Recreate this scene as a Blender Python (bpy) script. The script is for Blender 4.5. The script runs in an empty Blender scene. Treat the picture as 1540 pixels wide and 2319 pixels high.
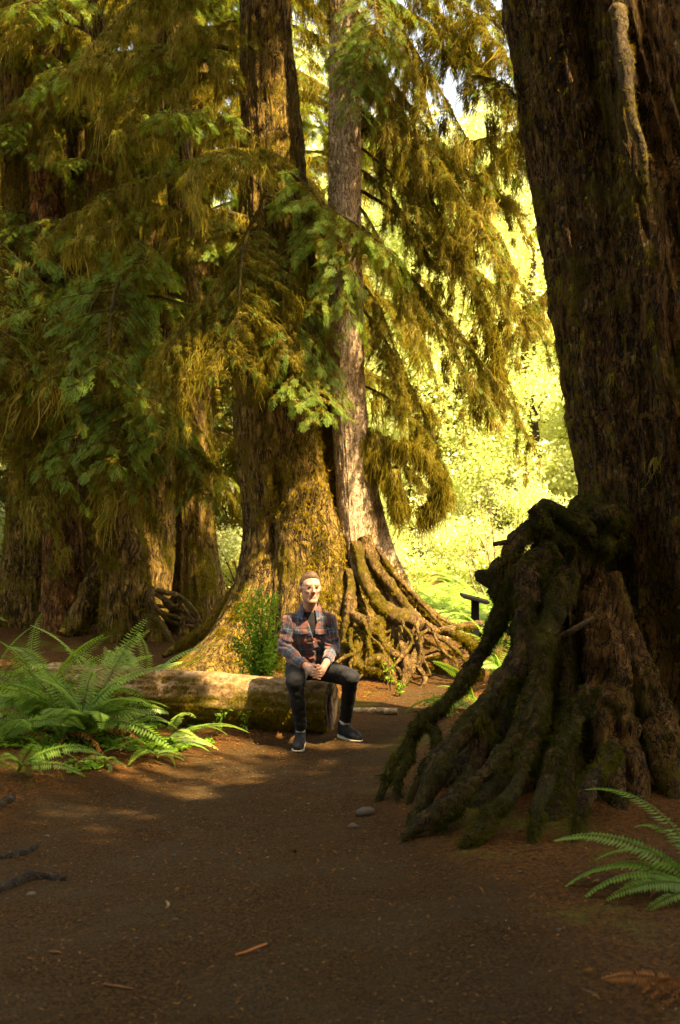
import bpy, bmesh, math
import numpy as np
from mathutils import Vector, Matrix, noise as mnoise

scene = bpy.context.scene
R = math.radians
# ------------------------------------------------------------------ camera
CH = 1.6                      # eye height
FPX, IW, IH = 2600.0, 1540.0, 2319.0   # focal length in photo pixels, photo size
HY = 1200.0                   # photo row of the horizon
cam_d = bpy.data.cameras.new("camera")
cam = bpy.data.objects.new("camera", cam_d)
scene.collection.objects.link(cam)
cam.location = (0, 0, CH)
cam.rotation_euler = (R(90), 0, 0)
cam_d.sensor_fit = 'VERTICAL'
cam_d.sensor_height = 36.0
cam_d.lens = 36.0 * FPX / IH
cam_d.shift_y = (HY - IH / 2) / IH
cam_d.clip_end = 2000
cam_d.clip_start = 0.05
cam_d.dof.use_dof = True
cam_d.dof.focus_distance = 9.6
cam_d.dof.aperture_fstop = 3.2
scene.camera = cam
# ------------------------------------------------------------------ light
SUN_EL, SUN_AZ = 56.0, 132.0     # azimuth measured clockwise from +Y (ahead of the camera) towards +X
world = bpy.data.worlds.new("World")
scene.world = world
world.use_nodes = True
wn = world.node_tree
sky = wn.nodes.new('ShaderNodeTexSky')
sky.sky_type = 'NISHITA'
sky.sun_disc = False
sky.sun_elevation = R(SUN_EL)
sky.sun_rotation = R(SUN_AZ)
sky.air_density = 1.0
sky.dust_density = 2.5
wn.links.new(sky.outputs[0], wn.nodes['Background'].inputs[0])
wn.nodes['Background'].inputs[1].default_value = 0.15
sun_d = bpy.data.lights.new("sun", 'SUN')
sun_d.energy = 5.0
sun_d.angle = R(0.53)
sun_d.color = (1.0, 0.93, 0.82)
sun = bpy.data.objects.new("sun", sun_d)
scene.collection.objects.link(sun)
SUNV = Vector((math.sin(R(SUN_AZ)) * math.cos(R(SUN_EL)), math.cos(R(SUN_AZ)) * math.cos(R(SUN_EL)), math.sin(R(SUN_EL))))
sun.rotation_euler = SUNV.to_track_quat('Z', 'Y').to_euler()
sun.location = (20, -8, 40)
scene.view_settings.view_transform = 'Standard'
scene.view_settings.look = 'None'
scene.view_settings.gamma = 1.0
scene.view_settings.exposure = 2.5
scene.view_settings.use_white_balance = True
scene.view_settings.white_balance_temperature = 12500.0
scene.view_settings.white_balance_tint = 10.0
scene.cycles.max_bounces = 6
scene.cycles.diffuse_bounces = 3
scene.cycles.glossy_bounces = 2
scene.cycles.transmission_bounces = 4
scene.cycles.transparent_max_bounces = 6
scene.cycles.sample_clamp_indirect = 6.0
scene.cycles.use_denoising = True
scene.cycles.caustics_reflective = False
scene.cycles.caustics_refractive = False

# ------------------------------------------------------------------ helpers
COL = scene.collection
def P(px, py, Y):
    """world point seen at photo pixel (px, py) at distance Y"""
    return np.array([(px - IW / 2) * Y / FPX, Y, CH + (HY - py) * Y / FPX])

def tag(o, label=None, cat=None, group=None, kind=None):
    if label: o["label"] = label
    if cat: o["category"] = cat
    if group: o["group"] = group
    if kind: o["kind"] = kind
    return o

def thing(name, loc, label, cat, group=None, kind=None):
    o = bpy.data.objects.new(name, None)
    o.empty_display_size = 0.2
    COL.objects.link(o)
    o.location = loc
    return tag(o, label, cat, group, kind)

def mesh_data(name, V, polys, mats, midx=None, smooth=True, tint=None, uv=None):
    if not isinstance(polys, (list, tuple)): polys = [polys]
    polys = [np.asarray(p, dtype=np.int32) for p in polys if len(p)]
    V = np.ascontiguousarray(V, dtype=np.float32)
    me = bpy.data.meshes.new(name)
    me.vertices.add(len(V)); me.vertices.foreach_set("co", V.ravel())
    li = np.concatenate([p.ravel() for p in polys])
    tot = np.concatenate([np.full(len(p), p.shape[1], dtype=np.int32) for p in polys])
    st = np.concatenate([[0], np.cumsum(tot)[:-1]]).astype(np.int32)
    me.loops.add(len(li)); me.loops.foreach_set("vertex_index", li)
    me.polygons.add(len(tot)); me.polygons.foreach_set("loop_start", st); me.polygons.foreach_set("loop_total", tot)
    for m in (mats if isinstance(mats, (list, tuple)) else [mats]): me.materials.append(m)
    if midx is not None: me.polygons.foreach_set("material_index", np.asarray(midx, dtype=np.int32))
    me.polygons.foreach_set("use_smooth", np.full(len(tot), bool(smooth)))
    if tint is not None:
        a = me.attributes.new("tint", 'FLOAT', 'POINT'); a.data.foreach_set("value", np.asarray(tint, dtype=np.float32))
    if uv is not None:
        u = me.uv_layers.new(name="UVMap"); u.data.foreach_set("uv", np.asarray(uv, dtype=np.float32)[li].ravel())
    me.update(calc_edges=True)
    return me

def link(name, me, parent=None, loc=None):
    o = bpy.data.objects.new(name, me)
    COL.objects.link(o)
    if parent is not None: o.parent = parent
    if loc is not None: o.location = loc
    return o

def part(name, V, polys, mats, parent=None, world=True, **kw):
    """link a mesh whose vertices are given in world space under parent (an unrotated Empty or mesh)"""
    V = np.asarray(V, dtype=np.float64)
    if parent is not None and world:
        org = np.zeros(3); q = parent
        while q is not None:
            org += np.array(q.location); q = q.parent
        V = V - org
    return link(name, mesh_data(name, V, polys, mats, **kw), parent)

# ---- numpy value noise
def _h(ix, iy, iz):
    n = (ix.astype(np.int64) * 374761393 + iy.astype(np.int64) * 668265263 + iz.astype(np.int64) * 1274126177) & 0xffffffff
    n = ((n ^ (n >> 13)) * 1274126177) & 0xffffffff
    n = (n ^ (n >> 16)) & 0xffffffff
    return n.astype(np.float64) / 2147483647.5 - 1.0
def vnoise(p):
    p = np.asarray(p, dtype=np.float64)
    i = np.floor(p).astype(np.int64); f = p - i; f = f * f * f * (f * (f * 6 - 15) + 10)
    x, y, z = i[..., 0], i[..., 1], i[..., 2]; fx, fy, fz = f[..., 0], f[..., 1], f[..., 2]
    def l(a, b, t): return a + (b - a) * t
    return l(l(l(_h(x, y, z), _h(x+1, y, z), fx), l(_h(x, y+1, z), _h(x+1, y+1, z), fx), fy),
             l(l(_h(x, y, z+1), _h(x+1, y, z+1), fx), l(_h(x, y+1, z+1), _h(x+1, y+1, z+1), fx), fy), fz)
def fbm(p, oct=4, lac=2.03, gain=0.5):
    p = np.asarray(p, dtype=np.float64); s = 0; a = 1.0; t = 0
    for k in range(oct):
        s = s + a * vnoise(p + 17.3 * k); t += a; a *= gain; p = p * lac
    return s / t
def ridge(p, oct=3):
    p = np.asarray(p, dtype=np.float64); s = 0; a = 1.0; t = 0
    for k in range(oct):
        s = s + a * (1 - 2 * np.abs(vnoise(p + 9.1 * k))); t += a; a *= .5; p = p * 2.1
    return s / t

def catmull(pts, n):
    pts = np.asarray(pts, dtype=np.float64)
    if len(pts) == 2: return pts[0] + (pts[1] - pts[0]) * np.linspace(0, 1, n)[:, None]
    e = np.vstack([2 * pts[0] - pts[1], pts, 2 * pts[-1] - pts[-2]])
    t = np.linspace(0, len(pts) - 1 - 1e-9, n); i = np.floor(t).astype(int); f = (t - i)[:, None]
    p0, p1, p2, p3 = e[i], e[i+1], e[i+2], e[i+3]
    return .5 * ((2 * p1) + (-p0 + p2) * f + (2*p0 - 5*p1 + 4*p2 - p3) * f**2 + (-p0 + 3*p1 - 3*p2 + p3) * f**3)

def grid_faces(nu, nv, wrap_u=True):
    """vertices indexed v*nu+u; quads, optionally wrapped in u"""
    u = np.arange(nu if wrap_u else nu - 1); v = np.arange(nv - 1)
    uu, vv = np.meshgrid(u, v); u2 = (uu + 1) % nu
    return np.stack([vv*nu+uu, vv*nu+u2, (vv+1)*nu+u2, (vv+1)*nu+uu], -1).reshape(-1, 4)

def frames(C):
    T = np.gradient(C, axis=0); T /= np.linalg.norm(T, axis=1)[:, None] + 1e-12
    ref = np.array([0, 0, 1.0]) if abs(T[0][2]) < .9 else np.array([1.0, 0, 0])
    N = np.zeros_like(C); n = ref - T[0] * (ref @ T[0]); n /= np.linalg.norm(n); N[0] = n
    for i in range(1, len(C)):
        n = N[i-1] - T[i] * (N[i-1] @ T[i]); N[i] = n / (np.linalg.norm(n) + 1e-12)
    return T, N, np.cross(T, N)

def tube(pts, rad, ns=8, n=None, wob=0.0, freq=6.0, flat=1.0, seed=0, cap=True):
    """tapered tube along a smooth curve; rad: list interpolated along it. Returns V, [quads, caps]"""
    n = n or max(4, len(pts) * 5)
    C = catmull(pts, n); r = np.interp(np.linspace(0, 1, n), np.linspace(0, 1, len(rad)), rad)
    T, N, B = frames(C)
    a = np.linspace(0, 2 * np.pi, ns, endpoint=False)
    d = N[:, None] * np.cos(a)[None, :, None] + B[:, None] * np.sin(a)[None, :, None] * flat
    V = C[:, None] + d * r[:, None, None]
    if wob:
        k = fbm(V * freq + seed * 7.7, 3) + .5 * ridge(np.stack([np.cos(a)[None] * 2.2 + seed + 0 * C[:, :1], np.sin(a)[None] * 2.2 + 0 * C[:, :1], (np.linspace(0, 1, n) * np.linalg.norm(np.diff(C, axis=0), axis=1).sum() * 1.6)[:, None] + 0 * a[None]], -1), 2) + .45 * fbm(V * freq * 4.3 + 3, 3)
        V = V + d * (k * wob * r[:, None])[..., None]
    V = V.reshape(-1, 3); F = grid_faces(ns, n)
    fs = [F]
    if cap:
        V = np.vstack([V, C[0], C[-1]]); b = ns * n
        i = np.arange(ns); j = (i + 1) % ns
        fs.append(np.vstack([np.stack([j, i, np.full(ns, b)], -1), np.stack([(n-1)*ns+i, (n-1)*ns+j, np.full(ns, b+1)], -1)]))
    return V, fs

class MB:
    """collects pieces of ONE part"""
    def __init__(s): s.V = []; s.F = {}; s.M = {}; s.T = []; s.n = 0
    def add(s, V, polys, m=0, tint=None):
        if not isinstance(polys, (list, tuple)): polys = [polys]
        V = np.asarray(V, dtype=np.float64)
        for p in polys:
            p = np.asarray(p)
            if len(p) == 0: continue
            s.F.setdefault(p.shape[1], []).append(p + s.n); s.M.setdefault(p.shape[1], []).append(np.full(len(p), m))
        s.V.append(V); s.n += len(V)
        s.T.append(np.full(len(V), .5) if tint is None else np.broadcast_to(np.asarray(tint, dtype=np.float64), (len(V),)))
        return s
    def get(s):
        ks = sorted(s.F); return np.vstack(s.V), [np.vstack(s.F[k]) for k in ks], np.concatenate([np.concatenate(s.M[k]) for k in ks]), np.concatenate(s.T)
    def data(s, name, mats, smooth=True):
        V, F, M, T = s.get(); return mesh_data(name, V, F, mats, midx=M, smooth=smooth, tint=T)
    def build(s, name, mats, parent=None, smooth=True):
        V, F, M, T = s.get(); return part(name, V, F, mats, parent, midx=M, smooth=smooth, tint=T)

def stamp(V, F, Rm, loc):
    """copies of a small template (V (n,3), F (k,4)) at m places"""
    m, n = len(loc), len(V)
    W = np.einsum('mij,nj->mni', Rm, V) + np.asarray(loc)[:, None]
    G = (np.asarray(F)[None] + (np.arange(m) * n)[:, None, None]).reshape(-1, F.shape[1])
    return W.reshape(-1, 3), G

def rot_frames(X, up=None, roll=None, scale=1.0):
    """rotation matrices whose x axis is X, z axis near up"""
    X = np.asarray(X, dtype=np.float64); X = X / (np.linalg.norm(X, axis=1)[:, None] + 1e-12)
    U = np.broadcast_to(np.array([0, 0, 1.0]) if up is None else np.asarray(up, dtype=np.float64), X.shape)
    Yv = np.cross(U, X); nl = np.linalg.norm(Yv, axis=1)[:, None]
    Yv = np.where(nl < 1e-4, np.array([0, 1.0, 0]), Yv / (nl + 1e-12)); Z = np.cross(X, Yv)
    if roll is not None:
        c, s = np.cos(roll)[:, None], np.sin(roll)[:, None]
        Yv, Z = Yv * c + Z * s, Z * c - Yv * s
    M = np.stack([X, Yv, Z], -1)
    return M * np.broadcast_to(np.asarray(scale, dtype=np.float64), (len(X),))[:, None, None]

def yaw_frames(a, scale=1.0, tilt=None):
    c, s, z, o = np.cos(a), np.sin(a), np.zeros_like(a), np.ones_like(a)
    M = np.stack([np.stack([c, -s, z], -1), np.stack([s, c, z], -1), np.stack([z, z, o], -1)], 1)
    return M * np.broadcast_to(np.asarray(scale, dtype=np.float64), (len(a),))[:, None, None]

def sample_surface(V, F, n, rng):
    """n random points on quads F with normals"""
    A = V[F[:, 0]]; B = V[F[:, 1]]; C = V[F[:, 2]]; D = V[F[:, 3]]
    nr = np.cross(C - A, D - B); ar = np.linalg.norm(nr, axis=1)
    k = rng.choice(len(F), n, p=ar / ar.sum())
    u, v = rng.random(n)[:, None], rng.random(n)[:, None]
    p = (A[k] * (1-u) + B[k] * u) * (1-v) + (D[k] * (1-u) + C[k] * u) * v
    return p, nr[k] / (ar[k][:, None] + 1e-12)

# ------------------------------------------------------------------ materials
class NT:
    def __init__(s, name):
        s.m = bpy.data.materials.new(name); s.m.use_nodes = True; s.t = s.m.node_tree; s.t.nodes.clear()
        s.out = s.n('ShaderNodeOutputMaterial')
    def n(s, typ, **kw):
        x = s.t.nodes.new(typ)
        for k, v in kw.items():
            setattr(x, k, v)
        return x
    def l(s, a, b): s.t.links.new(a, b)
    def set(s, sock, v):
        if hasattr(v, 'is_output') or isinstance(v, bpy.types.NodeSocket): s.l(v, sock)
        else: sock.default_value = (*v, 1.0) if (isinstance(v, tuple) and len(v) == 3 and sock.type == 'RGBA') else v
    def pos(s, scale=(1, 1, 1), world=False):
        c = s.n('ShaderNodeNewGeometry').outputs['Position'] if world else s.n('ShaderNodeTexCoord').outputs['Object']
        mp = s.n('ShaderNodeMapping'); mp.inputs['Scale'].default_value = scale; s.l(c, mp.inputs[0]); return mp.outputs[0]
    def noise(s, vec, scale, detail=4, rough=.55, dist=0.0):
        x = s.n('ShaderNodeTexNoise'); s.l(vec, x.inputs['Vector']); x.inputs['Scale'].default_value = scale
        x.inputs['Detail'].default_value = detail; x.inputs['Roughness'].default_value = rough; x.inputs['Distortion'].default_value = dist
        return x.outputs[0]
    def voro(s, vec, scale, feature='F1'):
        x = s.n('ShaderNodeTexVoronoi'); x.feature = feature; s.l(vec, x.inputs['Vector']); x.inputs['Scale'].default_value = scale
        return x.outputs[0]
    def ramp(s, fac, a, b):
        x = s.n('ShaderNodeMapRange'); x.interpolation_type = 'SMOOTHSTEP'; s.l(fac, x.inputs[0]); x.inputs[1].default_value = a; x.inputs[2].default_value = b
        return x.outputs[0]
    def mix(s, f, a, b):
        x = s.n('ShaderNodeMix'); x.data_type = 'RGBA'; s.set(x.inputs[0], f); s.set(x.inputs[6], a); s.set(x.inputs[7], b); return x.outputs[2]
    def math(s, op, a, b=0.0):
        x = s.n('ShaderNodeMath'); x.operation = op; s.set(x.inputs[0], a); s.set(x.inputs[1], b); return x.outputs[0]
    def attr(s, name='tint'):
        x = s.n('ShaderNodeAttribute'); x.attribute_name = name; return x.outputs['Fac']
    def bump(s, h, strength=.5, dist=.02):
        x = s.n('ShaderNodeBump'); x.inputs['Strength'].default_value = strength; x.inputs['Distance'].default_value = dist; s.l(h, x.inputs['Height']); return x.outputs[0]
    def principled(s, col, rough=.9, normal=None, spec=.25, **kw):
        b = s.n('ShaderNodeBsdfPrincipled'); s.set(b.inputs['Base Color'], col); s.set(b.inputs['Roughness'], rough)
        b.inputs['Specular IOR Level'].default_value = spec
        if normal is not None: s.l(normal, b.inputs['Normal'])
        for k, v in kw.items(): s.set(b.inputs[k.replace('_', ' ')], v)
        s.l(b.outputs[0], s.out.inputs[0]); return s.m

def leaf_mat(name, stops, trans=.4, transcol=None, gloss=.0):
    """thin leaf: diffuse + translucent, colour runs over the per-leaf tint"""
    t = NT(name)
    f = t.attr(); cr = t.n('ShaderNodeValToRGB'); t.l(f, cr.inputs[0])
    el = cr.color_ramp.elements
    while len(el) < len(stops): el.new(.5)
    for e, (p, c) in zip(el, stops): e.position = p; e.color = (*c, 1)
    d = t.n('ShaderNodeBsdfDiffuse'); t.l(cr.outputs[0], d.inputs[0])
    r = t.n('ShaderNodeBsdfTranslucent')
    if transcol is None: t.l(cr.outputs[0], r.inputs[0])
    else:
        t.l(t.mix(.55, cr.outputs[0], transcol), r.inputs[0])
    m = t.n('ShaderNodeMixShader'); m.inputs[0].default_value = trans; t.l(d.outputs[0], m.inputs[1]); t.l(r.outputs[0], m.inputs[2])
    o = m.outputs[0]
    if gloss:
        g = t.n('ShaderNodeBsdfGlossy'); g.inputs['Roughness'].default_value = .45; g.inputs[0].default_value = (1, 1, 1, 1)
        m2 = t.n('ShaderNodeMixShader'); m2.inputs[0].default_value = gloss; t.l(o, m2.inputs[1]); t.l(g.outputs[0], m2.inputs[2]); o = m2.outputs[0]
    t.l(o, t.out.inputs[0]); return t.m

def bark_mat(name, plate, crack, moss, moss_amt=.5, scale=9.0, stretch=.22, lichen=0.0, bump=.9, world=True):
    t = NT(name)
    p0 = t.pos((1, 1, 1), world); p = t.pos((1, 1, stretch), world)
    wob = t.noise(p0, 2.2, 3)
    add = t.n('ShaderNodeVectorMath'); add.operation = 'MULTIPLY_ADD'
    t.l(wob, add.inputs[0]); add.inputs[1].default_value = (.22, .22, .05); t.l(p, add.inputs[2])
    def fis(sc, w):
        r_ = t.math('ABSOLUTE', t.math('SUBTRACT', t.noise(add.outputs[0], sc, 5, .6), .5))
        return t.ramp(r_, .0, w)
    crk = t.math('MULTIPLY', fis(scale * .8, .055), t.math('ADD', t.math('MULTIPLY', fis(scale * 2.3, .06), .6), .4))
    fine = t.noise(p, scale * 5, 5, .7)
    big = t.noise(p0, 1.3, 4, .6)
    c = t.mix(t.ramp(fine, .3, .72), tuple(x * .55 for x in plate), plate)
    c = t.mix(t.ramp(t.noise(p0, 7, 4), .45, .7), c, tuple(min(1, x * 1.35) for x in plate))
    c = t.mix(crk, crack, c)
    if lichen:
        lm = t.math('MULTIPLY', t.ramp(t.noise(p0, 14, 5, .7), .60, .70), lichen)
        c = t.mix(lm, c, (.30, .30, .22))
    mm = t.noise(p0, 2.4, 6, .68)
    mask = t.ramp(mm, .66 - moss_amt * .42, .80 - moss_amt * .42)
    mc = t.mix(t.ramp(t.noise(p0, 26, 4, .7), .3, .7), tuple(x * .45 for x in moss), moss)
    c = t.mix(mask, c, mc)
    h = t.math('ADD', t.math('MULTIPLY', crk, .7), t.math('MULTIPLY', fine, .5))
    h = t.math('ADD', h, t.math('MULTIPLY', t.noise(p0, 60, 3, .7), .25))
    return t.principled(c, .92, t.bump(h, bump, .05), .15)

MOSS = (.135, .098, .012)
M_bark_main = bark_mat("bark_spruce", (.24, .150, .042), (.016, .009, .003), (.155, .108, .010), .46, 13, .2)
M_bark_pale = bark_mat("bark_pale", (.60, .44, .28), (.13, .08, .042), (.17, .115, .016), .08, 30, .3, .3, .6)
M_bark_left = bark_mat("bark_left", (.20, .120, .034), (.014, .008, .003), (.145, .110, .008), .46, 12, .15)
M_bark_red = bark_mat("bark_reddish", (.24, .105, .032), (.03, .012, .004), (.125, .098, .012), .25, 12, .3)
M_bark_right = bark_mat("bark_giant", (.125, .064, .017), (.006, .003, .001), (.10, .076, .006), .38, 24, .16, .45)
M_root = bark_mat("root_bark", (.27, .160, .062), (.06, .034, .016), (.15, .108, .013), .46, 26, .5, .35, .9)
M_stump = bark_mat("stump_moss", (.070, .038, .011), (.006, .003, .001), (.040, .038, .004), .55, 14, .4, .25, 1.0)
M_branch = bark_mat("mossy_branch_bark", (.075, .052, .026), (.02, .013, .006), (.095, .075, .012), .55, 16, .6, 0, .5, False)
M_deadwood = bark_mat("dead_wood", (.42, .31, .19), (.16, .10, .05), MOSS, .1, 20, .3, 0, .5)

M_hang = leaf_mat("hanging_moss", [(0, (.080, .064, .010)), (.5, (.160, .128, .020)), (1, (.31, .245, .070))], .40, (.27, .225, .030))
M_tuft = leaf_mat("moss_tuft", [(0, (.060, .052, .004)), (.5, (.155, .112, .009)), (1, (.235, .165, .022))], .3)
M_tuft_dark = leaf_mat("dark_moss_tuft", [(0, (.022, .026, .004)), (.5, (.046, .050, .009)), (1, (.085, .080, .014))], .25)
M_needle = leaf_mat("hemlock_needles", [(0, (.050, .098, .014)), (.5, (.105, .190, .028)), (1, (.19, .30, .055))], .42, (.28, .40, .03), .01)
M_fern = leaf_mat("sword_fern", [(0, (.045, .115, .016)), (.5, (.105, .215, .030)), (1, (.20, .33, .050))], .45, (.30, .46, .04), .02)
M_fern_pale = leaf_mat("pale_fern", [(0, (.11, .23, .04)), (.5, (.22, .36, .07)), (1, (.36, .46, .13))], .48, (.42, .58, .10), .03)
M_fern_dead = leaf_mat("dead_fern", [(0, (.16, .062, .022)), (.5, (.25, .10, .038)), (1, (.34, .17, .07))], .25)
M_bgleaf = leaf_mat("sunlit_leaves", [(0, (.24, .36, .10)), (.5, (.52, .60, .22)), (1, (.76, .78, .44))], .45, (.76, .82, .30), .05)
M_bgmoss = leaf_mat("far_moss", [(0, (.15, .10, .015)), (.5, (.28, .20, .03)), (1, (.42, .32, .06))], .4, (.45, .34, .05))
M_clover = leaf_mat("ground_leaf", [(0, (.055, .14, .022)), (.5, (.12, .26, .036)), (1, (.21, .38, .06))], .4, (.28, .48, .04))
# ------------------------------------------------------------------ ground
def sst(a, b, x):
    t = np.clip((x - a) / (b - a), 0, 1); return t * t * (3 - 2 * t)
def gz(x, y):
    x = np.asarray(x, dtype=np.float64); y = np.asarray(y, dtype=np.float64)
    p = np.stack([x, y, np.zeros_like(x)], -1)
    z = .05 * fbm(p * .5 + 3, 2) + .018 * fbm(p * 2.3, 3)
    z = z + 3.6 * sst(18, 75, y)
    z = z + .13 * sst(-1.35, -2.3, x) * sst(5.4, 7.6, y) * sst(11, 9, y)
    z = z + .10 * np.exp(-((x - 1.7) ** 2 + (y - 7.1) ** 2) / 1.6)
    z = z + .16 * np.exp(-((x + .1) ** 2 / 1.6 + (y - 12.6) ** 2 / .9))
    z = z + .10 * np.exp(-((x - .9) ** 2 / .8 + (y - 12.6) ** 2 / .4))
    z = z + .25 * sst(13.5, 16.5, y) * sst(-.4, -2.4, x)
    return z
def in_path(x, y):
    """> 0 on the trodden path"""
    w = .16 * fbm(np.stack([x, y, np.zeros_like(x)], -1) * 1.4, 3)
    left = np.interp(y, [-6, 2, 4.5, 6.6, 8.0, 8.55, 9.3, 10.2, 12.0, 14, 17], [-2.6, -2.6, -2.35, -1.95, -1.25, -.95, .12, .3, .75, 1.4, 2.4])
    right = np.interp(y, [-6, 2, 3.5, 4.4, 5.4, 6.2, 7.0, 8.2, 9.5, 11.0, 12.0, 14, 17], [1.6, 1.2, .95, .85, .65, .45, .22, .42, .75, 1.0, 1.35, 2.2, 3.4])
    return np.minimum(x - left, right - x) + w

def ground():
    def axis(fine0, fine1, step, lo, hi):
        a = np.arange(fine0, fine1, step); d = step; L = [fine0]; Rr = [fine1]
        while L[-1] > lo: d *= 1.25; L.append(L[-1] - d)
        d = step
        while Rr[-1] < hi: d *= 1.25; Rr.append(Rr[-1] + d)
        return np.concatenate([L[:0:-1], a, Rr])
    X = axis(-3.4, 3.2, .028, -320, 320); Y = axis(2.6, 13.5, .028, -60, 420)
    xx, yy = np.meshgrid(X, Y); z = gz(xx, yy); p = np.stack([xx, yy, z * 0], -1)
    m = in_path(xx, yy)
    near = (yy < 16) & (np.abs(xx) < 6)
    z = z - .03 * sst(-.1, .35, m)
    z = z + near * (.010 * fbm(p * 9, 3) * (1.2 - sst(-.2, .2, m)) + .0045 * fbm(p * 26, 2))
    V = np.stack([xx, yy, z], -1).reshape(-1, 3)
    F = grid_faces(len(X), len(Y), False)
    fm = (in_path(V[F].mean(1)[:, 0], V[F].mean(1)[:, 1]) > 0)
    t = NT("forest_soil")
    p = t.pos((1, 1, 1), True)
    # warm duff over dark soil; path is greyer, packed
    sep = t.n('ShaderNodeSeparateXYZ'); t.l(p, sep.inputs[0])
    duff = t.mix(t.ramp(t.noise(p, 42, 5, .75), .36, .66), (.026, .011, .003), (.130, .052, .010))
    duff = t.mix(t.ramp(t.noise(p, 130, 3, .7), .58, .68), duff, (.22, .11, .045))
    mossc = t.mix(t.ramp(t.noise(p, 60, 4, .7), .35, .65), (.045, .04, .006), (.13, .11, .014))
    duff = t.mix(t.ramp(t.noise(p, .9, 5, .65), .52, .64), duff, mossc)
    duff = t.mix(t.attr('path'), duff, t.mix(t.ramp(t.noise(p, 1.7, 5, .6), .42, .66),
            t.mix(t.ramp(t.noise(p, 75, 6, .8), .40, .62), (.013, .006, .002), (.088, .043, .010)),
            t.mix(t.ramp(t.noise(p, 90, 4, .7), .35, .7), (.022, .013, .005), (.090, .054, .020))))
    h = t.math('ADD', t.math('MULTIPLY', t.noise(p, 30, 5, .7), .8), t.math('MULTIPLY', t.noise(p, 150, 3, .7), .4))
    soil = t.principled(duff, .95, t.bump(h, 1.0, .035), .12)
    pa = sst(-.22, .25, in_path(V[:, 0], V[:, 1]) + .12 * fbm(V * 5, 3))
    for name, sel in (("forest_floor", ~fm), ("path", fm)):
        f = F[sel]; u, inv = np.unique(f, return_inverse=True)
        me = mesh_data(name, V[u], inv.reshape(-1, 4), soil)
        a = me.attributes.new("path", 'FLOAT', 'POINT'); a.data.foreach_set("value", pa[u].astype(np.float32))
        tag(link(name, me), kind='structure')
ground()
def gpt(x, y, dz=0.0):
    m = float(in_path(np.array([x]), np.array([y]))[0])
    return np.array([x, y, float(gz(x, y)) - .03 * float(sst(-.1, .35, m)) + dz])

# ------------------------------------------------------------------ foliage templates
def blade(p, d, s, L, w, bend=0.0):
    p, d, s = (np.asarray(v, dtype=np.float64) for v in (p, d, s))
    n = np.cross(d, s)
    return np.array([p, p + d * L * .42 + s * w * .5 + n * bend * L * .4, p + d * L + n * bend * L * -.2, p + d * L * .42 - s * w * .5 + n * bend * L * .4])

def spray_template(rng):
    """flat lacy hemlock spray, unit length along x"""
    V = []
    X, Yv = np.array([1., 0, 0]), np.array([0, 1., 0])
    n = 8
    for i in range(n):
        s = .05 + .92 * i / n
        pc = np.array([s, .03 * math.sin(s * 5), -.16 * s * s])
        for sd in (-1, 1):
            l = (.46 * (1 - s) ** .8 + .10) * rng.uniform(.75, 1.15)
            a = R(rng.uniform(42, 62)); d = np.array([math.cos(a), sd * math.sin(a), rng.uniform(-.32, .02)]); d /= np.linalg.norm(d)
            sv = np.cross(d, [0, 0, 1]); sv /= np.linalg.norm(sv)
            V.append(blade(pc, d, sv, l, .034, .05))
            k = max(1, int(l / .12))
            for j in range(k):
                q = pc + d * l * (j + .6) / (k + .4)
                for s2 in (-1, 1):
                    dd = d * .62 + sv * s2 * .75 + np.array([0, 0, rng.uniform(-.3, .1)]); dd /= np.linalg.norm(dd)
                    s3 = np.cross(dd, [0, 0, 1]); s3 /= np.linalg.norm(s3)
                    V.append(blade(q, dd, s3, rng.uniform(.075, .13), .028))
    V.append(blade([0, 0, 0], X, Yv, 1.05, .03))
    V = np.vstack(V); return V, np.arange(len(V)).reshape(-1, 4)

def moss_template(rng, ns=12, w=.011):
    """tuft of hanging strands, unit length downwards; strand width in metres is divided out later"""
    V, F = [], []
    for k in range(ns):
        L = rng.uniform(.3, 1.0) * (1 if rng.random() < .7 else .6)
        o = np.array([rng.normal(0, .10), rng.normal(0, .07), rng.uniform(-.02, .05)])
        a = rng.uniform(0, np.pi); s = np.array([math.cos(a), math.sin(a), 0])
        sw = rng.normal(0, .17, 2); ph = rng.uniform(0, 6)
        m = 4
        for i in range(m + 1):
            u = i / m
            c = o + np.array([sw[0] * u * u + .05 * math.sin(ph + u * 7), sw[1] * u * u + .035 * math.cos(ph + u * 6), -L * u])
            ww = w * (1.0 if i == 0 else (1.25 - u)) * rng.uniform(.6, 1.5)
            V += [c - s * ww, c + s * ww]
        b = k * 2 * (m + 1)
        F += [[b + 2*i, b + 2*i + 1, b + 2*i + 3, b + 2*i + 2] for i in range(m)]
    return np.array(V), np.array(F)

_r = np.random.default_rng(5)
SPRAYS = [spray_template(_r) for _ in range(4)]
MOSSES = [moss_template(_r, 20, .013) for _ in range(5)]

def scatter(mb, tpls, Rm, loc, tint, rng, m=0):
    k = rng.integers(0, len(tpls), len(loc))
    for j, (tv, tf) in enumerate(tpls):
        q = k == j
        if q.any():
            v, f = stamp(tv, tf, Rm[q], loc[q]); mb.add(v, f, m, np.repeat(tint[q], len(tv)))

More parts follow.
